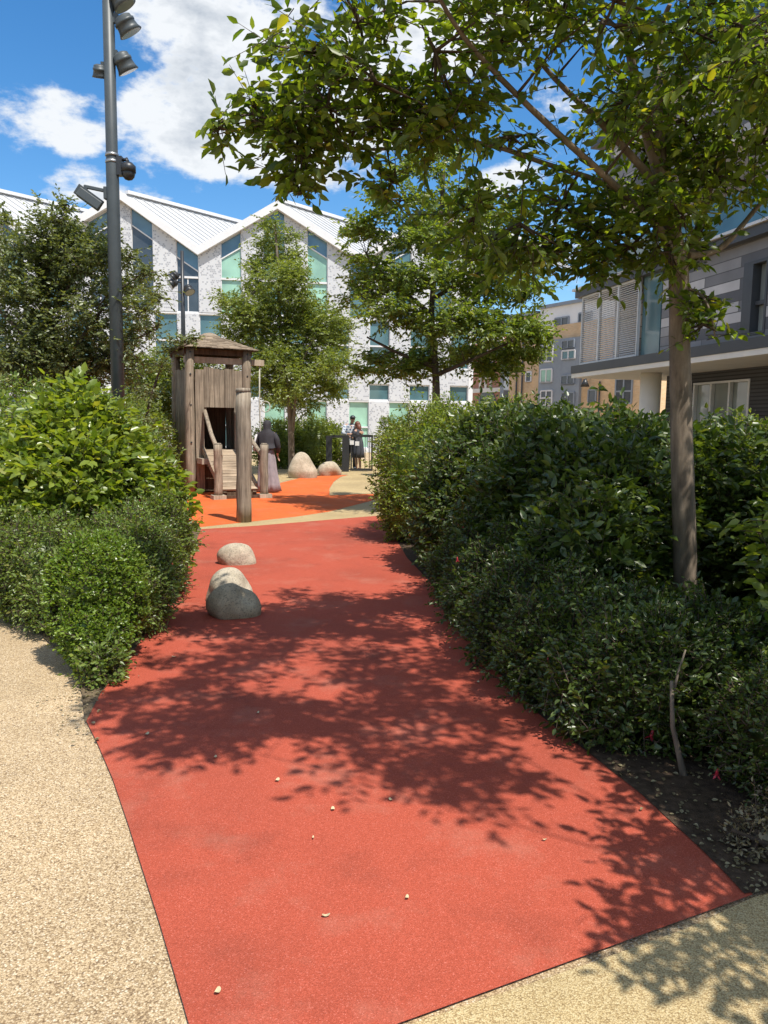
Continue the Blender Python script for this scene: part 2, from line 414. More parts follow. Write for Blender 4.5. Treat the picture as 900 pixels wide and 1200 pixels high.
# ------------------------------------------------------------------ foliage makers
def nrm(a): return a/np.maximum(np.linalg.norm(a, axis=1, keepdims=True), 1e-6)
LEAF = np.array([[0, 0, 0], [.5, .30, .07], [.40, .66, .07], [0, 1, -.08], [-.40, .66, .07], [-.5, .30, .07]])
def leaf_geo(P, D, U, L, W):
    D = nrm(D); X = nrm(np.cross(D, U)); Z = np.cross(X, D)
    V = (P[:, None, :] + X[:, None, :]*(LEAF[None, :, 0:1]*W[:, None, None]) + D[:, None, :]*(LEAF[None, :, 1:2]*L[:, None, None])
         + Z[:, None, :]*(LEAF[None, :, 2:3]*(L*RNG.uniform(.2, 2.4, len(P)))[:, None, None]))
    n = len(P); base = (np.arange(n)*6)[:, None]
    q = np.array([0, 1, 2, 3, 0, 3, 4, 5])[None, :]
    return V.reshape(-1, 3), (base+q).reshape(-1, 4)
def twig_geo(A, B, r):
    D = nrm(B-A); X = nrm(np.cross(D, np.array([.31, .2, .93]))); Y = np.cross(D, X)
    n = len(A); Vs = []
    for E, k in ((A, 1.0), (B, .45)):
        for a in (0, 2.094, 4.189): Vs.append(E + (X*math.cos(a) + Y*math.sin(a))*(r*k)[:, None])
    V = np.stack(Vs, 1).reshape(-1, 3); b = (np.arange(n)*6)[:, None]
    Fq = np.array([0, 1, 4, 3, 1, 2, 5, 4, 2, 0, 3, 5])[None, :]
    return V, (b+Fq).reshape(-1, 4)
def mesh_from(name, parts):
    """parts: list of (V, quads, material index)"""
    nv = sum(len(v) for v, f, m in parts)
    me = bpy.data.meshes.new(name)
    V = np.concatenate([v for v, f, m in parts]); off = 0; Q = []; MI = []
    for v, f, m in parts:
        Q.append(f+off); off += len(v); MI.append(np.full(len(f), m))
    Q = np.concatenate(Q); MI = np.concatenate(MI).astype(np.int32); n = len(Q)
    me.vertices.add(nv); me.vertices.foreach_set('co', V.astype(np.float32).ravel())
    me.loops.add(n*4); me.loops.foreach_set('vertex_index', Q.astype(np.int32).ravel())
    me.polygons.add(n); me.polygons.foreach_set('loop_start', (np.arange(n)*4).astype(np.int32))
    me.polygons.foreach_set('material_index', MI)
    me.update(calc_edges=True)
    return me
def sprays(O, D, TL, m, ls, droop=.25, flat=.5, ratio=.5, spread=.9):
    """m leaves along each twig, alternate sides"""
    n = len(O); D = nrm(D)
    side = nrm(np.cross(D, np.array([0, 0, 1.0])) + RNG.normal(0, .15, (n, 3)))
    P = []; LD = []; LU = []; LL = []
    for k in range(m):
        t = (k+.6)/m
        p = O + D*(TL*t)[:, None] - np.array([0, 0, 1.0])*(droop*.35*TL*t*t)[:, None]
        s = 1 if k % 2 else -1
        if k == m-1: d = D + RNG.normal(0, .15, (n, 3))
        else: d = D*.65 + side*s*spread + RNG.normal(0, .28, (n, 3))
        d = nrm(d); d[:, 2] -= droop*RNG.uniform(.3, 1.6, n)
        u = np.array([0, 0, 1.0])[None, :]*flat + RNG.normal(0, .42, (n, 3)) + side*s*(-.25)
        P.append(p + RNG.normal(0, .006, (n, 3))); LD.append(d); LU.append(u); LL.append(ls*RNG.uniform(.45, 1.25, n))
    P = np.concatenate(P); LD = np.concatenate(LD); LU = np.concatenate(LU); LL = np.concatenate(LL)
    return leaf_geo(P, LD, LU, LL, LL*ratio*RNG.uniform(.85, 1.15, len(LL))), twig_geo(O, O + D*TL[:, None]*.95 - np.array([0, 0, 1.0])*(droop*.3*TL)[:, None], np.full(n, .0035))

def crown(name, parent, clumps, lm, ls, m=7, tl=.28, dens=1.0, droop=.25, ratio=.5, origin=(0, 0, 0), sub=7, wob=.33, trunk_pts=None, limb_r=.012, feed=None, br=.011):
    """clumps: (centre, radius or (rx,ry,rz), twigs). leaves gather in smaller tufts inside every clump"""
    org = np.array(origin); OO = []; DD = []; BA = []; BB = []
    for c, r, n in clumps:
        c = np.array(c, float); r = np.array(r if hasattr(r, '__len__') else (r, r, r*.75), float)
        n = max(4, int(n*dens)); k = max(2, int(sub))
        d = nrm(RNG.normal(0, 1, (k, 3))); sc = c + d*r*RNG.uniform(.35, .95, (k, 1))
        for i in range(k): BA.append(c); BB.append(sc[i])
        idx = RNG.integers(0, k, n)
        o = sc[idx] + RNG.normal(0, wob, (n, 3))*r
        out = nrm(o-c) * np.array([1, 1, .55]) + RNG.normal(0, .5, (n, 3)) + np.array([0, 0, .12])
        OO.append(o - nrm(out)*tl*.3); DD.append(out)
    O = np.concatenate(OO)-org; D = np.concatenate(DD); TL = tl*RNG.uniform(.55, 1.25, len(O))
    (lv, lf), (tv, tf) = sprays(O, D, TL, m, ls, droop, ratio=ratio)
    parts = [(lv, lf, 0), (tv, tf, 1)]
    if trunk_pts is not None:
        A = np.array(BA)-org; B = np.array(BB)-org
        bv, bf = twig_geo(A, B, np.full(len(A), limb_r)); parts.append((bv, bf, 1))
        if feed is not None:
            fp_ = np.array(feed, float)
            for c, r, n in clumps:
                c = np.array(c, float); dd = np.linalg.norm((fp_-c)*np.array([1, 1, .8]), axis=1) + np.maximum(0, fp_[:, 2]-c[2])*.6
                p = fp_[dd.argmin()]; m1 = p*.55+c*.45+np.array([0, 0, .10*dd.min()])+RNG.normal(0, .03*dd.min()+.001, 3)
                for a_, b_, k in ((p, m1, br), (m1, c, br*.6)):
                    tv2, tf2 = twig_geo(a_[None]-org, b_[None]-org, np.array([k])); parts.append((tv2, tf2, 1))
    return link(name, mesh_from(name, parts), [lm, MAT['twig']], parent)

def hull(c, r, sc, seedv):
    """uneven inner mass of leaves, quads"""
    nu, nv = 18, 10; V = []; Q = []
    ph = RNG.uniform(0, 6, 6)
    for j in range(nv+1):
        th = math.pi*j/nv
        for i in range(nu):
            a = 2*math.pi*i/nu
            k = sc*(1+.10*math.sin(3*a+ph[0]+2*th)+.08*math.sin(5*a+ph[1])*math.sin(2*th+ph[2])+.06*math.sin(7*th+ph[3]))
            V.append((c[0]+r[0]*k*math.sin(th)*math.cos(a), c[1]+r[1]*k*math.sin(th)*math.sin(a), max(.02, c[2]+r[2]*k*math.cos(th))))
    for j in range(nv):
        for i in range(nu): Q.append((j*nu+i, j*nu+(i+1) % nu, (j+1)*nu+(i+1) % nu, (j+1)*nu+i))
    return np.array(V), np.array(Q)
def shrub(name, label, cat, lobes, lm, ls, n, m=5, tl=.14, droop=.2, ratio=.55, group=None, strays=.05, hullk=.66, rough=.16, ground_z=0.0, flowers=0, shell=.24, flat=.35, stems=5, cam_bias=True):
    """lobes: (centre, (rx,ry,rz)) in world; leaves fill the outer shell of the union"""
    cs = np.array([c for c, r in lobes], float); rs = np.array([r for c, r in lobes], float)
    base = (float(cs[:, 0].mean()), float(cs[:, 1].mean()), ground_z)
    root = thing(name, label, cat, base, 0, group); org = np.array(base)
    area = np.array([(r[0]*r[1]+r[0]*r[2]+r[1]*r[2]) for r in rs]); pr = area/area.sum()
    OO = []; DD = []; have = 0
    while have < n:
        k = RNG.choice(len(cs), n, p=pr)
        d = nrm(RNG.normal(0, 1, (n, 3)))
        # bumpy radius so the outline is uneven
        w = np.sin(d[:, 0]*5+k*1.7+d[:, 2]*4)*np.sin(d[:, 1]*6+k+d[:, 2]*3)
        rad = (1 - shell*RNG.random(n)**1.6) * (1 + rough*w) + np.where(RNG.random(n) < strays, RNG.uniform(.05, .25, n), 0)
        p = cs[k] + d*rs[k]*rad[:, None]
        keep = p[:, 2] > ground_z+.03
        for j in range(len(cs)):
            q = np.linalg.norm((p-cs[j])/rs[j], axis=1); keep &= (q > .70) | (k == j)
        if cam_bias: keep &= (RNG.random(n) < np.where((d[:, 1] > .55), .35, 1.0))
        p = p[keep]; o = nrm(d[keep]/rs[k][keep])
        OO.append(p); DD.append(o); have += len(p)
    O = np.concatenate(OO)[:n]; D = np.concatenate(DD)[:n]
    D = D*.75 + RNG.normal(0, .45, (n, 3)) + np.array([0, 0, .38])
    TL = tl*RNG.uniform(.5, 1.3, n); D = nrm(D)
    (lv, lf), (tv, tf) = sprays(O - D*TL[:, None]*.5 - org, D, TL, m, ls, droop, flat, ratio)
    parts = [(lv, lf, 0), (tv, tf, 1)]
    for c, r in lobes:
        hv, hq = hull(np.array(c)-org, r, hullk, 0); hv[:, 2] = np.maximum(hv[:, 2], .02); parts.append((hv, hq, 0))
    link('foliage', mesh_from('foliage', parts), [lm, MAT['twig']], root)
    for i in range(stems):
        sb = MB()
        c = Vector(cs[i % len(cs)])-Vector(base); a = random.uniform(0, 6.28)
        b0 = Vector((c.x+math.cos(a)*.12, c.y+math.sin(a)*.12, 0))
        sb.tube([b0, b0.lerp(c, .5)+Vector((random.uniform(-.05, .05), random.uniform(-.05, .05), 0)), c+Vector((random.uniform(-.15, .15), 0, rs[i % len(cs)][2]*.3))], [.02, .015, .007], 6)
        sb.build('stem', MAT['twig'], root)
    if flowers:
        fm = flower_mesh()
        for i in range(flowers):
            j = RNG.integers(0, n)
            f = bpy.data.objects.new('flower', fm); COL.objects.link(f); f.parent = root
            f.location = O[j]-org + D[j]*.05; f.rotation_euler = (random.uniform(-.3, .3), random.uniform(-.3, .3), random.uniform(0, 6)); f.scale = [random.uniform(.8, 1.3)]*3
    return root
_fm = []
def flower_mesh():
    if _fm: return _fm[0]
    b = MB(); b.tube([(0, 0, 0), (0, 0, -.012), (0, 0, -.03), (0, 0, -.042)], [.003, .006, .008, .004], 6)
    for k in range(4):
        a = k*math.pi/2; c, s = math.cos(a), math.sin(a)
        b.face([(0, 0, -.03), (c*.012-s*.006, s*.012+c*.006, -.04), (c*.024, s*.024, -.05), (c*.012+s*.006, s*.012-c*.006, -.04)])
    o = b.build('flower', MAT['flower']); me = o.data; bpy.data.objects.remove(o); _fm.append(me); return me

def limb(b, pts, r0, r1, seg=9, n=10, wob=.05):
    """smooth tapered limb through world points"""
    P = [Vector(p) for p in pts]; out = []
    m = len(P)-1
    for i in range(n*m+1):
        u = i/n; k = min(int(u), m-1); t = u-k
        p0 = P[max(k-1, 0)]; p1 = P[k]; p2 = P[k+1]; p3 = P[min(k+2, m)]
        out.append(.5*((2*p1)+(p2-p0)*t+(2*p0-5*p1+4*p2-p3)*t*t+(3*p1-p0-3*p2+p3)*t**3))
    L = len(out); b.tube(out, [r0+(r1-r0)*(i/(L-1))**.8 for i in range(L)], seg, wob=wob); return b

#==SETTING==
# ------------------------------------------------------------------ ground
def sheet(name, pts, z, m, parent=None):
    b = MB(); f = b.face([(p[0], p[1], z) for p in pts])
    o = b.build(name, m, parent); 
    if o.data.polygons[0].normal.z < 0: o.data.flip_normals()
    return tag(o, kind='structure')
def gp(pts): return [gnd(*p) for p in pts]
sheet('ground', [(-900, -300), (900, -300), (900, 1500), (-900, 1500)], 0, MAT['resin'])
red_left = gp([(246, 1285), (220, 1200), (203, 1140), (187, 1085), (168, 1025), (150, 968), (132, 915), (114, 873), (100, 845), (118, 815), (138, 788), (162, 757), (187, 722), (207, 690), (222, 655), (232, 630), (236, 621)])
red_right = gp([(470, 603), (462, 625), (480, 655), (515, 692), (535, 727), (575, 775), (640, 842), (700, 888), (760, 935), (815, 985), (850, 1018), (882, 1052)])
red = red_left + gp([(300, 617), (360, 612), (432, 606)]) + red_right
sheet('path', red, .012, MAT['red'])
far_edge = gp([(200, 624), (236, 621), (300, 617), (360, 612), (432, 606), (470, 603)])
sheet('pavement', far_edge[::-1] + gp([(200, 621), (240, 617.5), (300, 611), (345, 606), (385, 600), (432, 588), (475, 575), (520, 574)]), .008, MAT['beige'])
sheet('play_surface', gp([(120, 631), (200, 621.3), (240, 617.8), (300, 611.3), (345, 606.3), (385, 600.3), (432, 588.3), (460, 579.5), (425, 579.5), (400, 580.5), (386, 581), (386, 573), (391, 565), (399, 559), (408, 557),
      (380, 557.3), (352, 560.5), (330, 566), (312, 572), (280, 573), (200, 566), (120, 566)]), .010, MAT['orange'])
sheet('far_pavement', gp([(120, 565), (200, 565), (280, 572), (312, 571), (330, 565), (352, 559.5), (380, 556.5), (408, 556), (399, 559.2), (391.3, 565), (386.3, 573), (386.3, 580.7), (400, 580.2), (425, 579.2), (520, 573), (520, 540), (120, 540)]), .006, MAT['beige'])
br = gp([(246, 1285), (490, 1200), (700, 1128), (800, 1092), (882, 1054), (905, 1048)]); 
sheet('corner_pavement', br + [br[-1]+Vector((1.5, -.05, 0)), Vector((4, -1.5, 0)), Vector((-.6, -1.5, 0)), Vector((-.75, br[0].y-.1, 0))], .007, MAT['beige'])
bed_r = [p.copy() for p in red_right[1:]] + [gnd(905, 1048), Vector((4.2, 1.75, 0)), Vector((6, 3, 0)), Vector((6.5, 12, 0)), Vector((2.5, 17, 0)), gnd(470, 600)]
for p in bed_r[:11]: p.x -= .03
sheet('right_planting_bed', bed_r, .016, MAT['soil'])
bed_l = gp([(100, 850), (96, 815), (88, 792), (68, 765), (40, 738), (0, 700), (-80, 660)]) + [Vector((-6.5, 7, 0)), Vector((-9, 17, 0))] + gp([(160, 596), (236, 620), (222, 655), (207, 690), (187, 722), (162, 757), (138, 788), (118, 815)])
sheet('left_planting_bed', bed_l, .014, MAT['mulch'])

# ------------------------------------------------------------------ white gabled building
TH = R(9.0)
WB0 = at(142, 480, 40.0); WB0.z = 0
wx = Vector((math.cos(TH), math.sin(TH), 0)); wy = Vector((-math.sin(TH), math.cos(TH), 0))
def on_plane(px, py, P, n):
    r = ray(px, py); return EYE + r*((P-EYE).dot(n)/r.dot(n))
def WB(px, py):
    p = on_plane(px, py, WB0, wy) - WB0; return p.dot(wx), p.z
wb = thing('white_building', 'white gabled building with perforated cladding and green glass strips behind the trees', 'building', WB0, TH)
pk = [(WB(p, y)[0]) for p, y in ((-48, 230), (142, 230), (325, 240), (514, 245))]
vl = [(WB(p, y)[0]) for p, y in ((-140, 290), (48, 290), (232, 291), (421, 300), (606, 300))]
ZP = (WB(142, 227)[1]+WB(325, 238)[1])/2; ZV = (WB(232, 291)[1]+WB(421, 301)[1])/2
brk = sorted([(t, ZP) for t in pk]+[(t, ZV) for t in vl])
def ztop(t):
    for (a, za), (b, zb) in zip(brk, brk[1:]):
        if a <= t <= b: return za+(zb-za)*(t-a)/(b-a)
    return ZV
def top_line(t0, t1, off):
    pts = [(t0, ztop(t0)-off)] + [(t, z-off) for t, z in brk if t0 < t < t1] + [(t1, ztop(t1)-off)]
    return pts
bounds = [WB(p, 330)[0] for p in (-124, -99, -75, -48, -22, 4, 29, 54, 80, 105, 129, 155, 180, 207, 233, 259, 283, 309, 334, 360, 384, 410, 434, 458, 482, 506, 530, 552)]
fnw = lambda u, v, d: Vector((u, d, v))
zT1 = WB(232, 367)[1]; zT2 = WB(325, 427)[1]; zT3 = WB(420, 470)[1]
wall = MB()
NEARGREEN = {(1, 15), (1, 19), (2, 23), (4, 21), (4, 19), (4, 23), (4, 17), (2, 25)}
def pane_window(t0, t1, poly, tier, i):
    """window > frame bars and recessed panes"""
    gm = MAT['g_green'] if (tier, i) in NEARGREEN else (MAT['g_dark'] if (tier == 1 and i in (11, 13, 9)) else MAT['g_teal'])
    g = MB(); g.prism(poly, .16, .19, fnw)
    w = g.build('window', gm, wb)
    fr = MB(); n = len(poly)
    for a in range(n):
        p, q = poly[a], poly[(a+1) % n]
        fr.bar((p[0], .13, p[1]), (q[0], .13, q[1]), .07, .07, up=Vector((0, 1, 0)))
    zb = min(v for u, v in poly); zt = max(v for u, v in poly)
    if tier == 1:
        zt0 = poly[-1][1]; zt1 = poly[-2][1] if len(poly) == 4 else poly[2][1]
        fr.bar((t0, .12, poly[-1][1]-.85), (t1, .12, poly[2][1]-.85), .06, .06, up=Vector((0, 1, 0)))
        fr.bar((t0, .115, zb+1.75), (t1, .115, zb+1.75), .10, .10)
        sp = MB(); sp.prism([(t0+.04, poly[-1][1]-.82), (t1-.04, poly[2][1]-.82), (t1-.04, poly[2][1]-.05)] + [p for p in poly[3:-1]] + [(t0+.04, poly[-1][1]-.05)], .135, .155, fnw)
        sp.build('spandrel', MAT['g_blue'], w)
        if gm is MAT['g_dark']:
            fr.bar(((t0+t1)/2, .125, zb), ((t0+t1)/2, .125, zb+1.75), .05, .05)
    else:
        zm = zb+(zt-zb)*.45
        if zt-zb > 1.6: fr.bar((t0, .12, zm), (t1, .12, zm), .10, .08)
    fr.build('frame', MAT['white'], w)
for i in range(len(bounds)-1):
    t0, t1 = bounds[i], bounds[i+1]; par1 = (i % 2 == 1)
    tl = top_line(t0, t1, .30)
    poly1 = [(t0, zT1+.05), (t1, zT1+.05)] + tl[::-1]
    if par1: pane_window(t0, t1, poly1, 1, i)
    else: wall.prism(poly1, 0, .30, fnw)
    q2 = [(t0, zT2), (t1, zT2), (t1, zT1-.05), (t0, zT1-.05)]
    if not par1: pane_window(t0, t1, q2, 2, i)
    else: wall.prism(q2, .002, .30, fnw)
    zw = zT3+.9
    if not par1:
        pane_window(t0, t1, [(t0, zT3+.08), (t1, zT3+.08), (t1, zw), (t0, zw)], 3, i)
        wall.prism([(t0, zw+.04), (t1, zw+.04), (t1, zT2-.05), (t0, zT2-.05)], .001, .30, fnw)
    else: wall.prism([(t0, zT3+.03), (t1, zT3+.03), (t1, zT2-.05), (t0, zT2-.05)], .003, .30, fnw)
    q4 = [(t0, .25), (t1, .25), (t1, zT3-.03), (t0, zT3-.03)]
    if par1: pane_window(t0, t1, q4, 4, i)
    else: wall.prism([(t0, 0), (t1, 0), (t1, zT3-.03), (t0, zT3-.03)], .002, .30, fnw)
wall.build('wall', MAT['perf'], wb)
tA, tB = bounds[0], bounds[-1]
tr = MB()
for z in (zT1, zT2-.025, zT3): tr.box(tA, tB, .02, .33, z-.045, z+.045)
tr.box(tA, tB, .02, .33, .0, .24)
tr.box(tB, tB+.25, -.02, 10, 0, ztop(tB)-.3); tr.box(tA-.2, tA, -.02, 10, 0, ztop(tA)-.3)
tr.build('trim', MAT['white'], wb)
bx = Vector((.762, .648, 0)).normalized(); LR = 11.0
roof = MB(); fas = MB(); cop = MB()
for (a, za), (b, zb) in zip(brk, brk[1:]):
    a2 = max(a, tA); b2 = min(b, tB+.3)
    if b2 <= a2: continue
    P = Vector((a2, -.25, ztop(a2) if a2 != a else za)); Q = Vector((b2, -.25, zb if b2 == b else ztop(b2)))
    E = bx*LR; th = Vector((0, 0, -.12))
    roof.face([P, Q, Q+E, P+E]); roof.face([P+th, P+th+E, Q+th+E, Q+th])
    roof.face([P+E, Q+E, Q+E+th, P+E+th])
    nrib = 22; up = (Q-P).cross(E).normalized()
    if up.z < 0: up = -up
    for k in range(1, nrib+1):
        s = k/nrib; roof.bar(P+E*s+up*.012, Q+E*s+up*.012, .05, .045, up=up)
    # white fascia on the gable edge
    fas.prism([(P.x, P.z-.36), (Q.x, Q.z-.36), (Q.x, Q.z+.06), (P.x, P.z+.06)], -.32, -.05, fnw)
    if zb < za: cop.bar(P+up*.10+bx*.3, P+E+up*.10, .28, .16, up=Vector((0, 0, 1)))
roof.build('roof', MAT['roofmetal'], wb); fas.build('fascia', MAT['white'], wb); cop.build('ridge_cap', MAT['white'], wb)

# ------------------------------------------------------------------ grey clad building on the right
GD = Vector((.212, -1, 0)).normalized(); GN = Vector((1, .212, 0)).normalized()
GC = at(676, 436, 26.0); GC.z = 0
def G(px, py):
    p = on_plane(px, py, GC, GN)-GC; return p.dot(GD), p.z
gb = thing('grey_building', 'grey plank clad building with louvred corner and overhanging first floor behind the trunk', 'building', GC, math.atan2(GD.y, GD.x))
LEN = 17.0
zs = G(676, 438)[1]; zf = G(676, 429)[1]; zr = G(678, 350)[1]; zr2 = G(678, 342)[1]
tl0 = G(682, 380)[0]; tl1 = G(748, 380)[0]; tg1 = G(770, 380)[0]
wt0, wt1 = G(865, 350)[0], G(893, 350)[0]; wz0, wz1 = G(880, 392)[1], G(880, 305)[1]
b = MB(); b.box(tg1, wt0, .12, .4, zf+.01, zr); b.box(wt1, LEN, .12, .4, zf+.01, zr); b.box(wt0, wt1, .12, .4, zf+.01, wz0); b.box(wt0, wt1, .12, .4, wz1, zr)
b.build('wall', MAT['clad'], gb)
b = MB(); b.box(.15, tg1, 1.2, 1.4, zf+.01, zr); b.box(.05, .2, 1.3, 8, zf+.01, zr); b.build('inner_wall', MAT['clad_light'], gb)
b = MB(); b.box(-.15, LEN, -.15, 8, zs, zf); b.box(-.12, LEN, -.12, 8, zr, zr2); b.build('fascia', MAT['anthracite'], gb)
b = MB(); b.box(-.13, LEN, -.13, 8, zs-.14, zs-.004); b.build('soffit', MAT['soffit'], gb)
b = MB(); b.box(-.2, LEN, -.2, 8, zr2+.003, zr2+.07); b.build('roof_edge', MAT['louvre'], gb)
pn = (tl1-tl0)/3
for k in range(3):
    a, c = tl0+k*pn, tl0+(k+1)*pn; sc = MB()
    n = 34
    for j in range(n):
        z = zf+.05+(zr-zf-.1)*(j+.5)/n
        Mx = Matrix.Translation((0, .02, z)) @ Matrix.Rotation(R(35), 4, 'X'); sc.box(a+.03, c-.03, -.042, .042, -.006, .006, 0, Mx)
    o = sc.build('louvre_screen', MAT['louvre'], gb)
    fr = MB(); fr.box(a, a+.045, -.03, .06, zf+.01, zr-.002); fr.box(c-.045, c-.002, -.03, .06, zf+.01, zr-.002)
    fr.box(a+.045, c-.045, -.03, .06, zf+.01, zf+.06); fr.box(a+.045, c-.045, -.03, .06, zr-.06, zr-.002)
    fr.build('screen_frame', MAT['louvre'], o)
b = MB(); b.box(tl1+.02, tg1-.02, .1, .14, zf+.01, zr-.003); b.build('window', MAT['g_teal'], gb)
w = MB().box(wt0+.35, wt1, .30, .34, wz0, wz1).build('window', MAT['g_pale'], gb)
fr = MB(); fr.box(wt0, wt0+.32, .10, .36, wz0, wz1); fr.box(wt1-.06, wt1-.002, .1, .3, wz0, wz1); fr.box(wt0+.32, wt1-.06, .1, .3, wz1-.07, wz1-.002); fr.box(wt0+.32, wt1-.06, .1, .3, wz0+.002, wz0+.07)
fr.box(wt0+.32, wt1-.06, .2, .29, (wz0+wz1)/2-.15, (wz0+wz1)/2-.06); fr.build('frame', MAT['anthracite'], w)
# ground floor set back beneath
GS = 2.0
def G2(px, py):
    p = on_plane(px, py, GC+GN*GS, GN)-GC; return p.dot(GD), p.z
s0 = G2(780, 470)[0]; d0 = G2(812, 470)[0]; d1 = G2(878, 470)[0]; dz = G2(850, 446)[1]
b = MB(); b.box(s0, d0, GS, GS+.3, 0, zs-.145); b.box(d1, LEN, GS, GS+.3, 0, zs-.145); b.box(d0, d1, GS, GS+.3, dz, zs-.145); b.build('lower_wall', MAT['ribwall'], gb)
w = MB().box(d0, d1, GS+.1, GS+.13, .05, dz-.002).build('glass_door', MAT['g_pale'], gb)
fr = MB()
for k in range(4): t = d0+(d1-d0-.07)*k/3; fr.box(t, t+.07, GS-.02, GS+.09, .05, dz-.06)
fr.box(d0, d1, GS-.02, GS+.09, dz-.06, dz-.003); fr.build('frame', MAT['louvre'], w)
cx_ = on_plane(761, 480, GC+GN*.9, GN)-GC
MB().tube([(cx_.dot(GD), .9, 0), (cx_.dot(GD), .9, zs-.145)], .30, 20).build('column', MAT['soffit'], gb)
# set back second storey and cantilevered top volume
z3 = G(682, 166)[1]; z3b = z3-2.4
b = MB(); b.box(1.2, LEN, 2.6, 2.9, zr2+.075, z3b); b.box(1.2, 1.5, 2.9, 8, zr2+.075, z3b); b.build('upper_wall', MAT['clad_light'], gb)
b = MB(); b.box(.3, LEN, .6, 8, z3b+.1, z3-.3); b.build('top_storey', MAT['clad'], gb)
b = MB(); b.box(.25, LEN, .5, 8, z3b, z3b+.097); b.build('upper_soffit', MAT['soffit'], gb)
b = MB(); b.box(-.1, LEN, .2, 8, z3-.297, z3); b.build('roof_fascia', MAT['anthracite'], gb)
bl = MB(); bl.box(.1, LEN, .3, .33, z3+.003, z3+.95); bl.box(.1, .13, .33, 5, z3+.003, z3+.95); bl.build('roof_balustrade', MAT['g_blue'], gb)
bl = MB(); bl.box(1.0, LEN, .1, .125, zr2+.08, zr2+1.0); bl.build('terrace_balustrade', MAT['g_teal'], gb)
for k in range(3):
    t = 2.8+k*4.2
    w = MB().box(t, t+1.5, 2.56, 2.59, zr2+.2, z3b-.3).build('upper_window', MAT['g_dark'], gb)
# ------------------------------------------------------------------ brick apartments
BD = Vector((.514, -.857, 0)).normalized(); BN = Vector((.857, .514, 0)).normalized()
BC = at(640, 470, 55.0); BC.z = 0
def Bp(px, py):
    p = on_plane(px, py, BC, BN)-BC; return p.dot(BD), p.z
ab = thing('brick_apartment_block', 'yellow brick apartment block with white top storey and blue grey bay', 'building', BC, math.atan2(BD.y, BD.x))
t0 = Bp(597, 430)[0]; t1 = Bp(770, 430)[0]; zb_ = Bp(642, 383)[1]; zt_ = Bp(640, 361)[1]; tw = Bp(631, 375)[0]
b = MB(); b.box(t0, t1, 0, 9, 0, zb_); b.box(t0, tw-.01, .02, 9, zb_, zb_+1.0); b.build('wall', MAT['ybrick'], ab)
b = MB(); b.box(tw, t1, .15, 8, zb_+.005, zt_); b.build('top_storey', MAT['render'], ab)
b = MB(); b.box(tw-.2, t1, -.05, 8.2, zt_+.003, zt_+.22); b.box(t0-.2, tw-.25, -.1, 9, zb_+1.005, zb_+1.25); b.build('roof', MAT['zinc'], ab)
b = MB(); b.box(Bp(634, 440)[0], Bp(682, 440)[0], -.22, -.002, 0, Bp(655, 398)[1]); b.build('bay', MAT['zinc'], ab)
def bwin(px0, py0, px1, py1, yo, gm='g_dark', frm='white', panes=2, name='window'):
    a, z1 = Bp(px0, (py0+py1)/2)[0], Bp((px0+px1)/2, py0)[1]; c, z0 = Bp(px1, (py0+py1)/2)[0], Bp((px0+px1)/2, py1)[1]
    w = MB().box(a+.05, c-.05, yo-.05, yo-.004, z0+.05, z1-.05).build(name, MAT[gm], ab)
    f = MB()
    for k in range(panes+1): t = a+(c-a)*k/panes; f.box(t-.05, t+.05, yo-.09, yo-.003, z0, z1)
    for z in (z0, z1, (z0+z1)/2 if z1-z0 > 1 else z0): f.box(a, c, yo-.085, yo-.0035, z-.05, z+.05)
    f.build('frame', MAT[frm], w)
bwin(637, 405, 651, 424, -.22, 'g_dark'); bwin(637, 433, 650, 448, -.22, 'g_green'); bwin(662, 399, 676, 408, -.22, 'g_dark', 'zinc'); bwin(662, 411, 677, 421, -.22, 'g_teal')
bwin(661, 440, 676, 450, -.22, 'g_dark', 'zinc'); bwin(637, 458, 650, 475, -.22, 'g_dark'); bwin(661, 460, 676, 475, -.22, 'g_dark', 'zinc')
bwin(649, 372, 665, 382, .15, 'g_dark', 'zinc'); bwin(677, 366, 692, 376, .15, 'g_dark', 'zinc'); bwin(617, 436, 623, 447, 0, 'g_dark', 'white', 1)
bwin(690, 457, 699, 471, 0, 'g_dark', 'zinc', 1); bwin(722, 444, 741, 473, 0, 'g_dark', 'zinc', 2)
for px in (607, 613.5):
    a = Bp(px, 430)[0]; MB().tube([(a, -.1, .2), (a, -.1, zb_-.6)], .06, 8).build('downpipe', MAT['anthracite'], ab)
a = Bp(704, 450)[0]; MB().tube([(a, -.1, .2), (a, -.1, Bp(704, 447)[1])], .05, 8).build('downpipe', MAT['anthracite'], ab)
a, z = Bp(692, 449); lb = MB(); lb.tube([(a, 0, z+.3), (a, -.3, z+.45), (a, -.5, z+.2)], .04, 8); lb.tube([(a, -.5, z+.25), (a, -.5, z-.25)], [.1, .3], 12); lb.build('wall_lamp', MAT['black'], ab)
# red brick building further left
RC = at(600, 470, 62.0); RC.z = 0
def Rp(px, py):
    p = on_plane(px, py, RC, BN)-RC; return p.dot(BD), p.z
rb_ = thing('red_brick_building', 'red brick building with pale stone bands and pilasters seen under the mid tree', 'building', RC, math.atan2(BD.y, BD.x))
a0 = Rp(552, 450)[0]; a1 = Rp(589, 450)[0]; zt = Rp(570, 395)[1]
MB().box(a0, a1, 0, 8, 0, zt).build('wall', MAT['rbrick'], rb_)
b = MB()
z0, z1 = Rp(570, 455)[1], Rp(570, 437)[1]
for px in (563.5, 570, 576): t = Rp(px, 445)[0]; b.box(t-.12, t+.12, -.1, -.002, z0, z1+2)
b.box(a0, a1+.02, -.14, -.001, z0-.35, z0-.004); b.box(a0, a1+.02, -.14, -.001, zt-.5, zt-.1); b.build('stone_band', MAT['soffit'], rb_)
b = MB(); t = Rp(571, 470)[0]; zc = Rp(571, 474)[1]
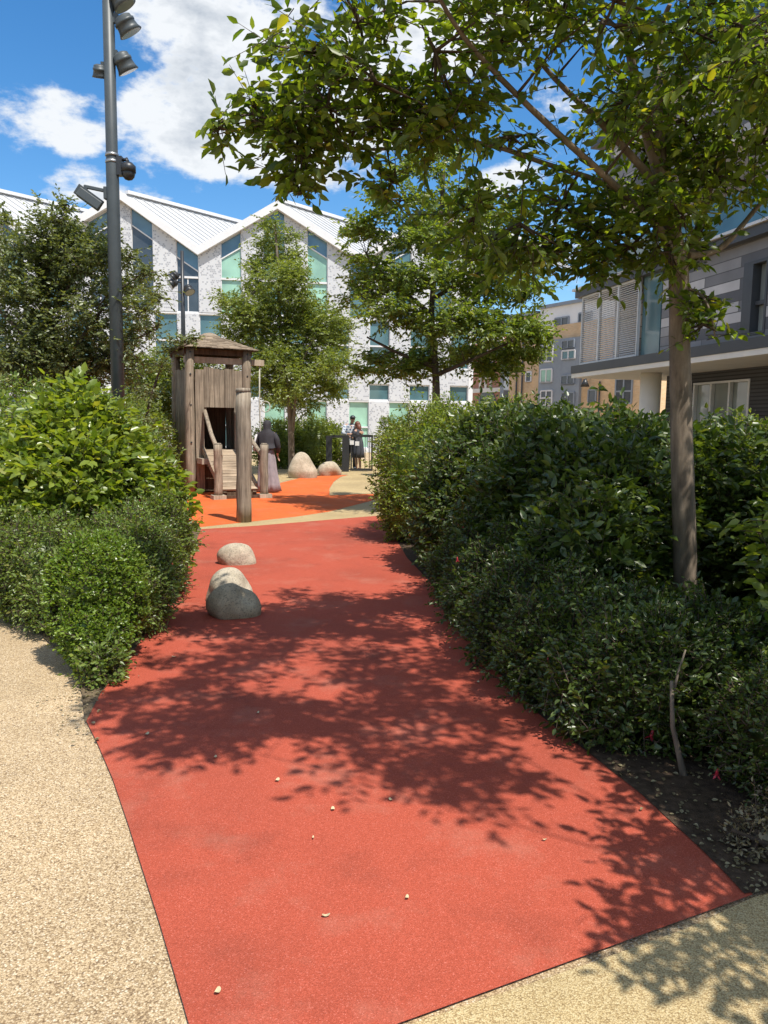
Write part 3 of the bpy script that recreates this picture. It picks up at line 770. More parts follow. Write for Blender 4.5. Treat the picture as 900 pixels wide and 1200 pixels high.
pts = [(t+1.2*math.cos(q), zc+1.2*math.sin(q)) for q in np.linspace(0, math.pi, 13)] + [(t-1.2, .5), (t+1.2, .5)]
b.prism(pts, -.05, -.004, fnw); b.build('arched_window', MAT['g_dark'], rb_)
MB().box(a1+.3, Rp(596, 450)[0], -.5, 8, 0, zt-1).build('side_wing', MAT['zinc'], rb_)

#==OBJECTS==
# ------------------------------------------------------------------ lamp posts
def bell(b, p, ax, r, L, mi=0, mg=1):
    """bell shaped floodlight: neck, ribbed body, flared rim, glass"""
    p = Vector(p); ax = Vector(ax).normalized(); d = [0, .06, .12, .30, .32, .46, .48, .78, 1.0]; k = [.35, .62, .78, .82, .92, .92, .84, .92, 1.08]
    b.tube([p+ax*(L*q) for q in d], [r*q for q in k], 20, mi)
    b.tube([p+ax*(L*1.001), p+ax*(L*1.02)], [r*.98, r*.90], 20, mg)
def post_x(Y, a, b, py):
    return a+(b-a)*py/450.0
D1 = 12.0
base = at(138.5, 470, D1); bz = Vector((base.x, base.y, 0))
lp = thing('lamp_post', 'tall dark grey lamp post with bell floodlights and cameras rising behind the bright leafy shrub', 'lamp post', bz, 0)
def LZ(py): return at(135, py, D1).z
pxm = D1/F
MB().tube([(0, 0, 0), (0, 0, LZ(190)), (0, 0, LZ(186)), (0, 0, 9.6)], [.105, .093, .086, .080], 24).build('pole', MAT['post'], lp)
b = MB(); b.tube([(0, 0, -.0), (0, 0, .03)], .2, 16); b.build('base_plate', MAT['post'], lp)
for py in (182, 190):
    z = LZ(py); MB().tube([(0, 0, z-.02), (0, 0, z+.02)], .099, 20).build('band', MAT['steel'], lp)
def flood(px, py, axis, r, L, name='floodlight'):
    z = LZ(py); ox = (px-132)*pxm; o = MB()
    st = Vector((ox, -.02, z))
    o.tube([(0.05*(1 if ox > 0 else -1), 0, z-.06), (ox*.55, -.01, z-.03), st+Vector(axis)*.04], .028, 8)
    o.box(ox*.5-.05, ox*.5+.05, -.035, .02, z-.10, z+.03)
    bell(o, st, axis, r, L); return o.build(name, [MAT['post'], MAT['lens']], lp)
flood(146, 19, (.42, .25, -.72), .168, .25); flood(140, -12, (.5, .2, -.8), .168, .25); flood(143, 62, (.35, .3, -.75), .15, .27); flood(121, 76, (-.1, .35, -.8), .105, .18)
c = MB(); z = LZ(188); c.box(.08, .16, -.06, .06, z-.22, z+.05); c.tube([(.12, 0, z), (.22, 0, z+.02), (.24, 0, z-.04)], .03, 8)
c.tube([(.24, 0, z-.03), (.24, 0, z-.08), (.24, 0, z-.17)], [.06, .11, .11], 16); c.ball((.24, 0, z-.18), (.10, .10, .11)); c.build('dome_camera', MAT['black'], lp)
c = MB(); z = LZ(226); c.box(-.13, -.07, -.05, .05, z-.10, z+.08); c.bar((-.08, 0, z+.02), (-.42, -.02, z+.08), .05); c.bar((-.40, -.02, z+.1), (-.40, -.02, z-.06), .05)
c.bar((-.50, -.05, z-.0), (-.21, .03, z-.20), .14, .13); c.bar((-.53, -.055, z+.045), (-.19, .04, z-.19), .165, .018, up=Vector((0, 1, 0))); c.build('box_camera', MAT['post'], lp, bevel=.01)
D2 = 27.0; base = at(216, 470, D2)
l2 = thing('lamp_post', 'slim dark lamp post in front of the white facade above the wooden tower', 'lamp post', (base.x, base.y, 0))
def L2(py): return at(216, py, D2).z
MB().tube([(0, 0, 0), (0, 0, L2(390)), (0, 0, L2(294))], [.085, .075, .06], 14).build('pole', MAT['black'], l2)
for (dx, py, ax) in ((-.16, 322, (-.5, -.2, -.5)), (-.2, 331, (-.6, -.3, -.45)), (.15, 337, (.4, -.3, -.7))):
    o = MB(); z = L2(py); o.tube([(0, 0, z), (dx, 0, z+.02)], .03, 6); bell(o, (dx, 0, z+.05), ax, .17, .28); o.build('floodlight', [MAT['black'], MAT['lens']], l2)

# ------------------------------------------------------------------ play tower
AL = R(28)
T0 = gnd(224, 578); 
tw_ = thing('play_tower', 'weathered timber play tower with shingled roof and plank ramp on the orange surface', 'play tower', T0, AL)
W = 1.25; H = 3.10
def rough_post(b, x, y, z0, z1, r, seg=12):
    b.tube([(x+random.uniform(-.01, .01), y+random.uniform(-.01, .01), z0+(z1-z0)*k/8) for k in range(9)], [r*random.uniform(.95, 1.05) for k in range(9)], seg)
for (x, y) in ((0, 0), (W, 0), (0, W), (W, W)):
    b = MB(); rough_post(b, x, y, 0, H, .10); b.build('post', MAT['wood'], tw_)
def planks(b, p, q, z0, z1, n, th=.035, jag=.03, base=0.0, mi=0):
    p = Vector(p); q = Vector(q); d = q-p; a = math.atan2(d.y, d.x); wdt = d.length/n
    for k in range(n):
        Mx = Matrix.Translation(p+d*(k/n)) @ Matrix.Rotation(a, 4, 'Z')
        o = random.uniform(-.008, .008)
        b.box(.003, wdt-.003, o-th/2, o+th/2, z0+random.uniform(-base, base), z1+random.uniform(-jag, jag), mi, Mx)
ZD = 1.86; ZP_ = .93; ZT = 2.70
b = MB(); planks(b, (.30, -.02, 0), (W-.28, -.02, 0), ZD, ZT, 6); planks(b, (.11, -.01, 0), (.30, -.01, 0), 0.02, ZT-.03, 1); planks(b, (W-.28, -.01, 0), (W-.10, -.01, 0), .02, ZT-.06, 1)
b.build('front_panel', MAT['wood'], tw_)
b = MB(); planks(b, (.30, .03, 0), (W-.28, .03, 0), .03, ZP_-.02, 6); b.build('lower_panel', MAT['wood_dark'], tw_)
b = MB(); planks(b, (-.02, W-.1, 0), (-.02, .1, 0), .02, ZT-.02, 8); b.build('side_panel', MAT['wood'], tw_)
b = MB(); planks(b, (W+.02, .1, 0), (W+.02, W-.1, 0), .02, ZT-.02, 8); b.build('side_panel', MAT['wood'], tw_)
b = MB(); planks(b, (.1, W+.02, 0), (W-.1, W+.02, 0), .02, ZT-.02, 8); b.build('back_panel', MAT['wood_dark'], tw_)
b = MB()
for k in range(9): b.box(.04, W-.04, .07+k*(W-.14)/9, .07+(k+.95)*(W-.14)/9, ZP_-.04, ZP_+.002)
b.build('platform', MAT['wood_x'], tw_)
b = MB()
for y in (0, W): b.box(-.12, W+.12, y-.05, y+.05, H-.12, H-.003)
for x in (0, W): b.box(x-.048, x+.048, .06, W-.06, H-.115, H-.002)
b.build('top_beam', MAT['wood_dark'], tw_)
# shingled pyramid roof with a small cap
rf = MB(); cx = W/2; e = W/2+.22; ze = H+.0; za = H+.29; rc = .20
for k in range(4):
    Mx = Matrix.Translation((cx, cx, 0)) @ Matrix.Rotation(k*math.pi/2, 4, 'Z')
    nrow = 7
    for j in range(nrow):
        f0 = j/nrow; f1 = (j+1.15)/nrow
        r0 = e+(rc-e)*f0; r1 = e+(rc-e)*min(1, f1); zz0 = ze+(za-ze)*f0+.03; zz1 = ze+(za-ze)*min(1, f1)+.012
        ns = max(3, int(r0*2/.13))
        for i in range(ns):
            u0 = -1+2*i/ns; u1 = -1+2*(i+1)/ns; dz = random.uniform(-.006, .01)
            A = [Mx @ Vector((u0*r0+.002, -r0, zz0+dz)), Mx @ Vector((u1*r0-.002, -r0, zz0+dz)), Mx @ Vector((u1*r1-.002, -r1, zz1)), Mx @ Vector((u0*r1+.002, -r1, zz1))]
            rf.face(A); rf.face([A[0], A[1], A[1]-Vector((0, 0, .018)), A[0]-Vector((0, 0, .018))])
    A = [Mx @ Vector((-e+.02, -e+.02, ze)), Mx @ Vector((e-.02, -e+.02, ze)), Mx @ Vector((rc, -rc, za-.02)), Mx @ Vector((-rc, -rc, za-.02))]
    rf.face(A[::-1], 1)
ro = rf.build('roof', [MAT['wood_pale'], MAT['wood_dark']], tw_); ro.data.materials[0] = MAT['wood_roof']
cp = MB(); cp.tube([(cx, cx, za-.01), (cx, cx, za+.05), (cx, cx, za+.11), (cx, cx, za+.13)], [.27, .25, .13, .02], 4, smooth=False); cp.build('cap', MAT['wood_roof'], ro)
# cross beam sticking out on the right
b = MB(); b.box(-.1, W+.42, .0, .10, H-.30, H-.17); b.build('cross_beam', MAT['wood_pale'], tw_)
# ramp
RC_ = W/2+.02; RW = .36; yb = -1.55
rp = MB(); A0 = Vector((0, -.04, ZP_)); A1 = Vector((0, yb+.12, .17)); n = 13; dv = (A1-A0); rn = Vector((0, -dv.z, dv.y)).normalized()
if rn.z < 0: rn = -rn
for k in range(n):
    p0 = A0+dv*((k+.03)/n); p1 = A0+dv*((k+.96)/n); wv = RW+(.03 if k == n-1 else 0)
    c = (p0+p1)/2; Mx = Matrix.Translation(Vector((RC_, 0, 0))+c) @ Matrix((Vector((1, 0, 0)), dv.normalized(), rn)).transposed().to_4x4()
    hl = (p1-p0).length/2; rp.box(-wv, wv, -hl, hl, -.02, .02+random.uniform(-.003, .003), 0, Mx)
ramp_ = rp.build('ramp', MAT['wood_x'], tw_)
b = MB()
for s in (-1, 1): b.bar(A0+Vector((RC_+s*(RW-.05), 0, -.09)), A1+Vector((RC_+s*(RW-.05), 0, -.09)), .07, .10)
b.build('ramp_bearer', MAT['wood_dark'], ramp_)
for s in (-1, 1):
    b = MB(); b.bar((RC_+s*(RW+.02), -.03, ZP_+.02), (RC_+s*(RW+.02), yb+.2, .24), .05, .12); b.build('ramp_side', MAT['wood_x'], ramp_)
    b = MB(); rough_post(b, RC_+s*(RW+.12), yb, .05, 1.10, .085); b.tube([(RC_+s*(RW+.12), yb, 1.10), (RC_+s*(RW+.12), yb, 1.13)], [.082, .05], 12); b.build('rail_post', MAT['wood'], tw_)
    b = MB(); b.tube([(RC_+s*(RW-.02), -.06, 1.78), (RC_+s*(RW+.03), -.75, 1.28), (RC_+s*(RW+.09), yb-.06 if s < 0 else yb, .86)], [.042, .045, .045], 10); b.build('handrail', MAT['wood'], tw_)
    b = MB(); x = RC_+s*(RW+.12); b.box(x-.13, x+.13, yb-.12, yb+.12, .01, .09); b.build('foot_block', MAT['wood_pale'], tw_)
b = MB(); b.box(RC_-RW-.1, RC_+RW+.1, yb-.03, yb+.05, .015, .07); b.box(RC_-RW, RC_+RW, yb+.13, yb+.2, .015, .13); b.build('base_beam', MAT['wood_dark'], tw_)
b = MB(); b.box(.12, .30, -.5, -.05, ZP_-.28, ZP_-.16); b.build('bracket', MAT['wood_pale'], tw_)
for (x, y, z) in [(0, -.10, 2.55), (0, -.10, 1.9), (0, -.10, 1.1), (W, -.10, 2.55), (W, -.10, 1.9), (0, -.10, 3.02), (W, -.10, 3.02)]:
    b = MB(); b.tube([(x, y+.01, z), (x, y-.012, z)], [.022, .018], 8); b.build('bolt', MAT['black'], tw_)
# climbing rope with ring hanging from the cross beam
cr = Vector((T0.x, T0.y, 0)) + Matrix.Rotation(AL, 3, 'Z') @ Vector((W+.33, .05, 0))
rp_ = thing('climbing_rope', 'pale rope with a ring hanging from the beam of the timber tower', 'rope', (cr.x, cr.y, .9))
MB().tube([(0, 0, 0), (.012, 0, .5), (-.008, 0, 1.1), (0, 0, H-.3-.9)], .016, 8).build('rope', MAT['rope'], rp_)
b = MB(); c0 = Vector((.13, 0, 1.0))
b.tube([c0+Vector((.10*math.cos(q), .03*math.sin(q), .12*math.sin(q))) for q in np.linspace(0, 2*math.pi, 21)], .012, 8, cap=False)
b.tube([(0, 0, 1.12), (.03, 0, 1.1)], .014, 6); b.build('ring', MAT['rope'], rp_)
# free standing post
fp = gnd(286, 612); pd = fp.y
b = MB(); hp = at(285, 455, pd).z; rough_post(b, 0, 0, 0, hp-.06, .118, 18); b.tube([(0, 0, hp-.06), (0, 0, hp-.0), (0, 0, hp+.005)], [.118, .108, .04], 18)
tag(b.build('timber_post', MAT['wood'], None, loc=(fp.x, fp.y, 0)), 'single round timber post standing free on the orange surface before the ramp', 'post')

# ------------------------------------------------------------------ boulders
def boulder(loc, r, seed, label, squash=0.35, rz=0.0, peak=0.0, group=None, mat_=None):
    rs = np.random.default_rng(seed); b = bmesh.new()
    bmesh.ops.create_icosphere(b, subdivisions=5, radius=1)
    ph = rs.uniform(0, 6, (8,)); ax = nrm(rs.normal(0, 1, (8, 3)))
    for v in b.verts:
        n = np.array(v.co); k = 1.0
        for i in range(4): k += .075*math.sin(2.1*n.dot(ax[i])*1.6+ph[i])
        for i in range(4, 8): k += .024*math.sin(5*n.dot(ax[i])+ph[i])
        k += .006*math.sin(23*n[0]+17*n[1])*math.sin(19*n[2]+ph[0])
        z = n[2]
        tx = 1 - peak*max(0, z)
        v.co = Vector((n[0]*k*r[0]*tx, n[1]*k*r[1]*tx, (n[2]*k*r[2])))
        if v.co.z < -squash*r[2]: v.co.z = -squash*r[2]+(v.co.z+squash*r[2])*.15
    for f in b.faces: f.smooth = True
    me = bpy.data.meshes.new('boulder'); b.to_mesh(me); b.free()
    o = link('boulder', me, mat_ or MAT['stone']); o.location = (loc[0], loc[1], squash*r[2]-.01); o.rotation_euler = (0, 0, rz)
    return tag(o, label, 'boulder', group)
def bsize(px0, px1, ytop, ybot, depth_k=.8):
    g = gnd((px0+px1)/2, ybot); hw = (px1-px0)/2*g.y/F; h = at((px0+px1)/2, ytop, g.y+hw*.5).z
    return g, hw, h
GB = 'granite boulders set in the red path'
g, hw, h = bsize(239, 301, 684, 727); boulder((g.x, g.y+hw*.75), (hw*1.0, hw*.9, h/1.42), 3, 'rounded grey boulder in tree shade at the front of the close pair', .40, .3, .12, GB, MAT['stone_shaded'])
g, hw, h = bsize(237, 288, 667, 712); boulder((g.x, g.y+hw*1.2), (hw*1.10, hw*.9, h/1.48), 33, 'sunlit boulder touching the shaded boulder in front of it', .36, .5, -.05, GB)
g, hw, h = bsize(252, 298, 636, 664); boulder((g.x, g.y+hw*.7), (hw*1.02, hw*.85, h/1.3), 8, 'low domed sunlit boulder alone on the red path behind the pair', .30, .4, .12, GB)
GB2 = 'pale boulders on the far edge of the play area'
g, hw, h = bsize(336, 369, 532, 561); boulder((g.x, g.y+hw*.7), (hw*1.08, hw*.8, h/1.4), 12, 'tall tapering pale boulder beside the orange surface', .42, .2, .38, GB2)
g, hw, h = bsize(371, 398, 539, 558); boulder((g.x, g.y+hw*.7), (hw*1.0, hw*.8, h/1.4), 15, 'small rounded pale boulder next to the dark metal railing', .42, .9, .1, GB2)

# ------------------------------------------------------------------ metal railing and gate
gr = gnd(405, 553); gy = gr.y
def XX(px, py=530): return at(px, py, gy).x - gr.x
def ZZ(py, px=405): return at(px, py, gy).z
rl = thing('metal_railing', 'dark flat steel hoop railing beside the small pale boulder', 'railing', (gr.x, gr.y, 0))
b = MB(); b.box(XX(401), XX(409), -.04, .04, 0, ZZ(510)); b.build('post', MAT['black'], rl)
b = MB(); b.box(XX(382), XX(389), -.02, .05, 0, ZZ(511)); b.build('post', MAT['black'], rl)
b = MB(); b.box(XX(389)+.002, XX(401)-.002, -.03, .03, ZZ(513), ZZ(510)); b.build('top_rail', MAT['black'], rl)
b = MB(); b.box(XX(389)+.002, XX(401)-.002, -.03, .03, .06, .16); b.build('bottom_rail', MAT['black'], rl)
gt = thing('metal_gate', 'low dark metal gate the embracing couple lean on', 'gate', (gr.x+XX(410), gr.y, 0))
gw = XX(437)-XX(410)
b = MB(); b.box(.02, gw, -.02, .02, ZZ(512), ZZ(509)); b.box(.02, gw, -.02, .02, .04, .12); b.box(.02, .07, -.02, .02, .12, ZZ(512)); b.box(gw-.06, gw, -.02, .02, .12, ZZ(512)); b.build('frame', MAT['black'], gt)
for k in range(4):
    x = .12+k*(gw-.2)/4; MB().tube([(x+.1, 0, .12), (x+.1, 0, ZZ(512))], .012, 8).build('bar', MAT['black'], gt)
b = MB(); b.box(.0, .13, -.05, -.022, ZZ(521), ZZ(516)); b.box(.17, .30, -.05, -.022, ZZ(522), ZZ(517)); b.build('latch_plate', MAT['white'], gt)

# ------------------------------------------------------------------ people
def body_mesh(name, bones, balls, mats, parent, voxel=.011):
    b = MB()
    for a, c, r0, r1 in bones:
        a = Vector(a); c = Vector(c); b.tube([a, a.lerp(c, .5), c], [r0, (r0+r1)/2, r1], 14); b.ball(a, r0); b.ball(c, r1)
    for c, r in balls: b.ball(c, r)
    o = b.build(name, mats, parent)
    m = o.modifiers.new('r', 'REMESH'); m.mode = 'VOXEL'; m.voxel_size = voxel
    s = o.modifiers.new('s', 'SMOOTH'); s.iterations = 4; s.factor = .5
    dg = bpy.context.evaluated_depsgraph_get(); dg.update()
    me = bpy.data.meshes.new_from_object(o.evaluated_get(dg)); o.modifiers.clear()
    old = o.data; o.data = me; bpy.data.meshes.remove(old)
    for p in me.polygons: p.use_smooth = True
    return o
def hand(bones, w, fdir, side, sc=1.0):
    """palm plus four unequal bent fingers and a thumb leaving the side of the palm"""
    w = Vector(w); f = Vector(fdir).normalized(); s = Vector(side).normalized(); n = f.cross(s)
    pe = w+f*.085*sc
    for k, ln in enumerate((.070, .078, .073, .058)):
        o = s*(k-1.5)*.021*sc
        bones.append((w+o*.7, pe+o, .013*sc, .011*sc)); mid = pe+o*1.12+f*ln*.55*sc+n*.010*sc
        bones.append((pe+o, mid, .0095*sc, .0088*sc)); bones.append((mid, mid+f*ln*.42*sc+n*.022*sc, .0088*sc, .0075*sc))
    t0 = w+f*.025*sc-s*.03*sc; t1 = t0+f*.035*sc-s*.028*sc; bones.append((w+f*.015*sc, t0, .014*sc, .0125*sc)); bones.append((t0, t1, .0115*sc, .010*sc)); bones.append((t1, t1+f*.03*sc+n*.012*sc, .010*sc, .008*sc))
def head(balls, c, fw, sc=1.0):
    c = Vector(c); f = Vector(fw).normalized(); s = f.cross(Vector((0, 0, 1))).normalized()
    balls += [(c, (.076*sc, .092*sc, .105*sc) if abs(f.y) > abs(f.x) else (.092*sc, .076*sc, .105*sc)), (c+f*.03*sc+Vector((0, 0, -.055*sc)), .062*sc), (c+f*.097*sc+Vector((0, 0, -.012*sc)), (.014*sc, .014*sc, .02*sc)), (c+f*.092*sc+Vector((0, 0, -.05*sc)), (.022*sc, .014*sc, .010*sc)), (c+f*.07*sc+Vector((0, 0, -.095*sc)), .022*sc)]
    for q in (-1, 1): balls.append((c+s*q*.077*sc-f*.005*sc+Vector((0, 0, -.012*sc)), (.012*sc, .016*sc, .03*sc)))
def eyes(parent, c, fw, sc=1.0):
    c = Vector(c); f = Vector(fw).normalized(); s = f.cross(Vector((0, 0, 1))).normalized(); b = MB()
    for q in (-1, 1): b.ball(c+f*.088*sc+s*q*.031*sc+Vector((0, 0, .008*sc)), (.011*sc, .009*sc, .008*sc), 0)
    b.build('eyes', MAT['black'], parent)
def loft(b, rings, seg=40, pleat=0.0, npl=14, mi=0, seed=0.0):
    """rings: (x, y, z, rx, ry)"""
    R_ = []
    for j, (x, y, z, rx, ry) in enumerate(rings):
        k = j/(len(rings)-1); rg = []
        for i in range(seg):
            a = 2*math.pi*i/seg; p = 1+pleat*k*(math.sin(npl*a+seed)*.6+math.sin(npl*.57*a+seed*2+k)*.4)
            rg.append(b.b.verts.new((x+rx*p*math.cos(a), y+ry*p*math.sin(a), z)))
        R_.append(rg)
    for j in range(len(R_)-1):
        for i in range(seg):
            f = b.b.faces.new([R_[j][i], R_[j][(i+1) % seg], R_[j+1][(i+1) % seg], R_[j+1][i]]); f.smooth = True; f.material_index = mi
    for rg in (R_[0][::-1], R_[-1]):
        f = b.b.faces.new(rg); f.material_index = mi
MAT['skirt'] = plain('mauve grey cloth', (.27, .235, .25), .85, var=.15, scale=10)
MAT['plaid'] = bricks('blue and white plaid', (.035, .06, .12), (.16, .22, .31), (.45, .48, .52), .09, .09, .02, .0)
MAT['hair'] = plain('auburn hair', (.13, .045, .025), .5, var=.4, scale=40)
MAT['denim'] = plain('dark trousers', (.035, .038, .05), .8, var=.2, scale=20)
MAT['sleeve'] = plain('pale sleeve', (.55, .53, .52), .8, var=.1)
# woman in headscarf, seen from behind
pw = gnd(313, 577); 
wo = thing('person', 'person in long black headscarf and mauve grey skirt standing with back turned beside the ramp', 'person', pw, R(-10))
hs = at(313, 493, pw.y).z/1.64
bones = []; balls = []
for s in (-1, 1):
    bones += [((s*.09, 0, .88), (s*.095, .01, .48), .085, .055), ((s*.095, .01, .48), (s*.095, 0, .07), .05, .035), ((s*.095, -.03, .045), (s*.10, .12, .03), .035, .03),
              ((s*.17, 0, 1.33), (s*.225, .01, 1.05), .05, .04), ((s*.225, .01, 1.05), (s*.21, .13, .86), .036, .026)]
    hand(bones, (s*.21, .13, .86), (0, .45, -.9), (s*-.2, 1, .4))
bones += [((0, 0, .9), (0, 0, 1.08), .135, .115), ((0, 0, 1.08), (0, .0, 1.30), .115, .13), ((-.13, 0, 1.34), (.13, 0, 1.34), .06, .06), ((0, 0, 1.36), (0, .01, 1.47), .05, .045)]
head(balls, (0, .02, 1.545), (0, 1, 0)); body_mesh('body', bones, balls, [MAT['skin']], wo)
eyes(wo, (0, .02, 1.545), (0, 1, 0))
b = MB(); loft(b, [(0, 0, 1.05, .14, .12), (0, 0, .95, .165, .15), (0, 0, .8, .19, .17), (.01, 0, .5, .215, .19), (.03, 0, .2, .25, .21), (.04, 0, .035, .275, .23)], 64, .13, 12); b.build('skirt', MAT['skirt'], wo)
b = MB(); loft(b, [(0, .03, 1.655, .02, .02), (0, .025, 1.645, .055, .065), (0, .02, 1.60, .086, .10), (0, .015, 1.54, .094, .11), (0, .0, 1.47, .082, .098), (0, 0, 1.42, .105, .105), (0, 0, 1.375, .185, .125), (0, -.005, 1.31, .215, .14), (.01, -.01, 1.15, .20, .15), (.015, -.01, 1.0, .215, .165), (.03, -.01, .88, .24, .18)], 48, .05, 8, 0, 1.0)
for v in b.b.verts:
    if v.co.z < .89: v.co.z += -.22*(v.co.x/.25)*-1.0+.05*math.sin(v.co.x*20)
for q in (-1, 1): b.tube([(q*.17, 0, 1.35), (q*.235, -.01, 1.22), (q*.262, .0, 1.05), (q*.235, .08, .93)], [.055, .068, .066, .05], 14)
b.build('headscarf', MAT['blackcloth'], wo)
b = MB(); b.tube([(-.215, -.09, 1.33), (-.25, -.13, 1.15), (-.27, -.1, .95)], .022, 8); b.build('bag_strap', MAT['sleeve'], wo)
b = MB()
for s in (-1, 1): b.tube([(s*.11+.03, -.10, .045), (s*.11+.03, .02, .05), (s*.11+.03, .14, .04), (s*.11+.03, .18, .03)], [.03, .045, .042, .02], 10)
b.build('shoes', MAT['black'], wo)
wo.scale = (hs, hs, hs)
# embracing couple by the gate
def man_woman():
    pm = gnd(411.5, 550.5); hm = at(411.5, 487, pm.y).z/1.76
    ma = thing('person', 'person in dark cap and blue plaid shirt embracing someone at the gate', 'person', (pm.x, pm.y, 0)); bones = []; balls = []
    for s in (-1, 1):
        bones += [((s*.10, 0, .92), (s*.12, -.02, .5), .095, .062), ((s*.12, -.02, .5), (s*.12, .02, .09), .056, .04), ((s*.12, .03, .05), (s*.14, -.15, .035), .042, .035)]
    bones += [((-.20, 0, 1.43), (-.27, -.14, 1.18), .056, .046), ((-.27, -.14, 1.18), (-.03, -.30, 1.16), .042, .03), ((.20, 0, 1.43), (.34, -.10, 1.20), .056, .046), ((.34, -.10, 1.20), (.38, -.32, 1.22), .042, .03)]
    hand(bones, (-.03, -.30, 1.16), (1, -.25, 0), (0, .2, 1)); hand(bones, (.38, -.32, 1.22), (-.5, -.8, .1), (0, .1, 1))
    bones += [((0, 0, .95), (0, 0, 1.15), .15, .14), ((0, 0, 1.15), (0, 0, 1.36), .14, .155), ((-.16, 0, 1.43), (.16, 0, 1.43), .07, .07), ((0, 0, 1.46), (.02, -.03, 1.57), .058, .052)]
    hc = (.035, -.05, 1.645); fd = (.35, -1, -.15); head(balls, hc, fd); body_mesh('body', bones, balls, [MAT['skin']], ma); eyes(ma, hc, fd)
    b = MB(); loft(b, [(.01, -.01, 1.50, .075, .075), (0, 0, 1.46, .17, .11), (0, 0, 1.40, .235, .145), (0, 0, 1.2, .185, .16), (0, 0, 1.0, .175, .165), (0, 0, .86, .185, .17)], 40, .02, 7); b.build('shirt', MAT['plaid'], ma)
    b = MB()
    for s, a, c, d in ((-1, (-.20, 0, 1.43), (-.275, -.14, 1.18), (-.12, -.25, 1.165)), (1, (.20, 0, 1.43), (.345, -.10, 1.20), (.37, -.24, 1.215))): b.tube([a, c, d], [.072, .06, .048], 12)
    b.build('sleeve', MAT['plaid'], ma)
    b = MB(); loft(b, [(0, 0, .95, .17, .15), (0, 0, .85, .185, .16), (0, -.0, .80, .18, .15)], 30)
    for s in (-1, 1): b.tube([(s*.09, 0, .86), (s*.12, -.02, .5), (s*.12, .02, .07)], [.105, .082, .07], 16)
    b.build('trousers', MAT['denim'], ma)
    b = MB()
    for s in (-1, 1): b.tube([(s*.12, .07, .04), (s*.125, -.02, .06), (s*.14, -.15, .045), (s*.145, -.2, .03)], [.04, .055, .048, .02], 10)
    b.build('shoes', MAT['white'], ma)
    b = MB(); c = Vector(hc); b.ball(c+Vector((0, .0, .045)), (.094, .106, .085)); b.box(-.07, .07, -.17, -.06, .045, .058, 0, Matrix.Translation(c) @ Matrix.Rotation(R(19), 4, 'Z')); b.build('cap', MAT['black'], ma, bevel=.004)
    ma.scale = (hm, hm, hm)
    pf = gnd(419.8, 551); hf = at(419, 494, pf.y).z/1.6
    fe = thing('person', 'person with auburn hair in a dark dress hugging the one in the cap', 'person', (pf.x, pf.y-.12, 0), R(55)); bones = []; balls = []
    # local +y faces the man after the rotation
    for s in (-1, 1):
        bones += [((s*.085, 0, .84), (s*.09, .02, .45), .09, .06), ((s*.09, .02, .45), (s*.085, -.02, .085), .052, .036), ((s*.085, -.03, .05), (s*.09, .13, .03), .036, .03)]
    bones += [((-.165, 0, 1.28), (-.23, .10, 1.06), .048, .04), ((-.23, .10, 1.06), (-.12, .31, 1.12), .036, .026), ((.165, 0, 1.28), (.25, .12, 1.12), .048, .04), ((.25, .12, 1.12), (.16, .33, 1.17), .036, .026)]
    hand(bones, (-.12, .31, 1.12), (.6, .7, .1), (0, -.2, 1)); hand(bones, (.16, .33, 1.17), (-.6, .7, .1), (0, .2, 1))
    bones += [((0, 0, .87), (0, 0, 1.04), .14, .115), ((0, 0, 1.04), (0, .02, 1.22), .115, .13), ((-.13, .01, 1.29), (.13, .01, 1.29), .058, .058), ((0, .01, 1.31), (0, .04, 1.42), .05, .045)]
    hc = (0, .07, 1.49); head(balls, hc, (0, 1, -.2)); body_mesh('body', bones, balls, [MAT['skin']], fe); eyes(fe, hc, (0, 1, -.2))
    b = MB(); loft(b, [(0, .01, 1.36, .07, .07), (0, .01, 1.32, .15, .10), (0, .015, 1.26, .19, .14), (0, .01, 1.05, .14, .135), (0, 0, .88, .18, .165), (0, 0, .6, .205, .19), (0, 0, .42, .215, .20)], 44, .06, 9); b.build('dress', MAT['denim'], fe)
    b = MB(); b.tube([(-.165, 0, 1.28), (-.21, .06, 1.15)], [.06, .055], 12); b.tube([(.165, 0, 1.28), (.22, .07, 1.18)], [.06, .055], 12); b.build('sleeve', MAT['denim'], fe)
    c = Vector(hc); b = MB(); b.ball(c+Vector((0, -.025, .025)), (.095, .10, .105)); b.tube([c+Vector((0, -.06, .02)), c+Vector((0, -.09, -.1)), c+Vector((0, -.085, -.24)), c+Vector((0, -.08, -.32))], [.08, .085, .07, .03], 14, wob=.05); b.build('hair', MAT['hair'], fe)
    b = MB()
    for s in (-1, 1): b.tube([(s*.085, -.06, .035), (s*.087, .03, .045), (s*.09, .14, .035), (s*.09, .17, .025)], [.032, .042, .038, .018], 10)
    b.build('shoes', MAT['black'], fe)
    fe.scale = (hf, hf, hf)
man_woman()

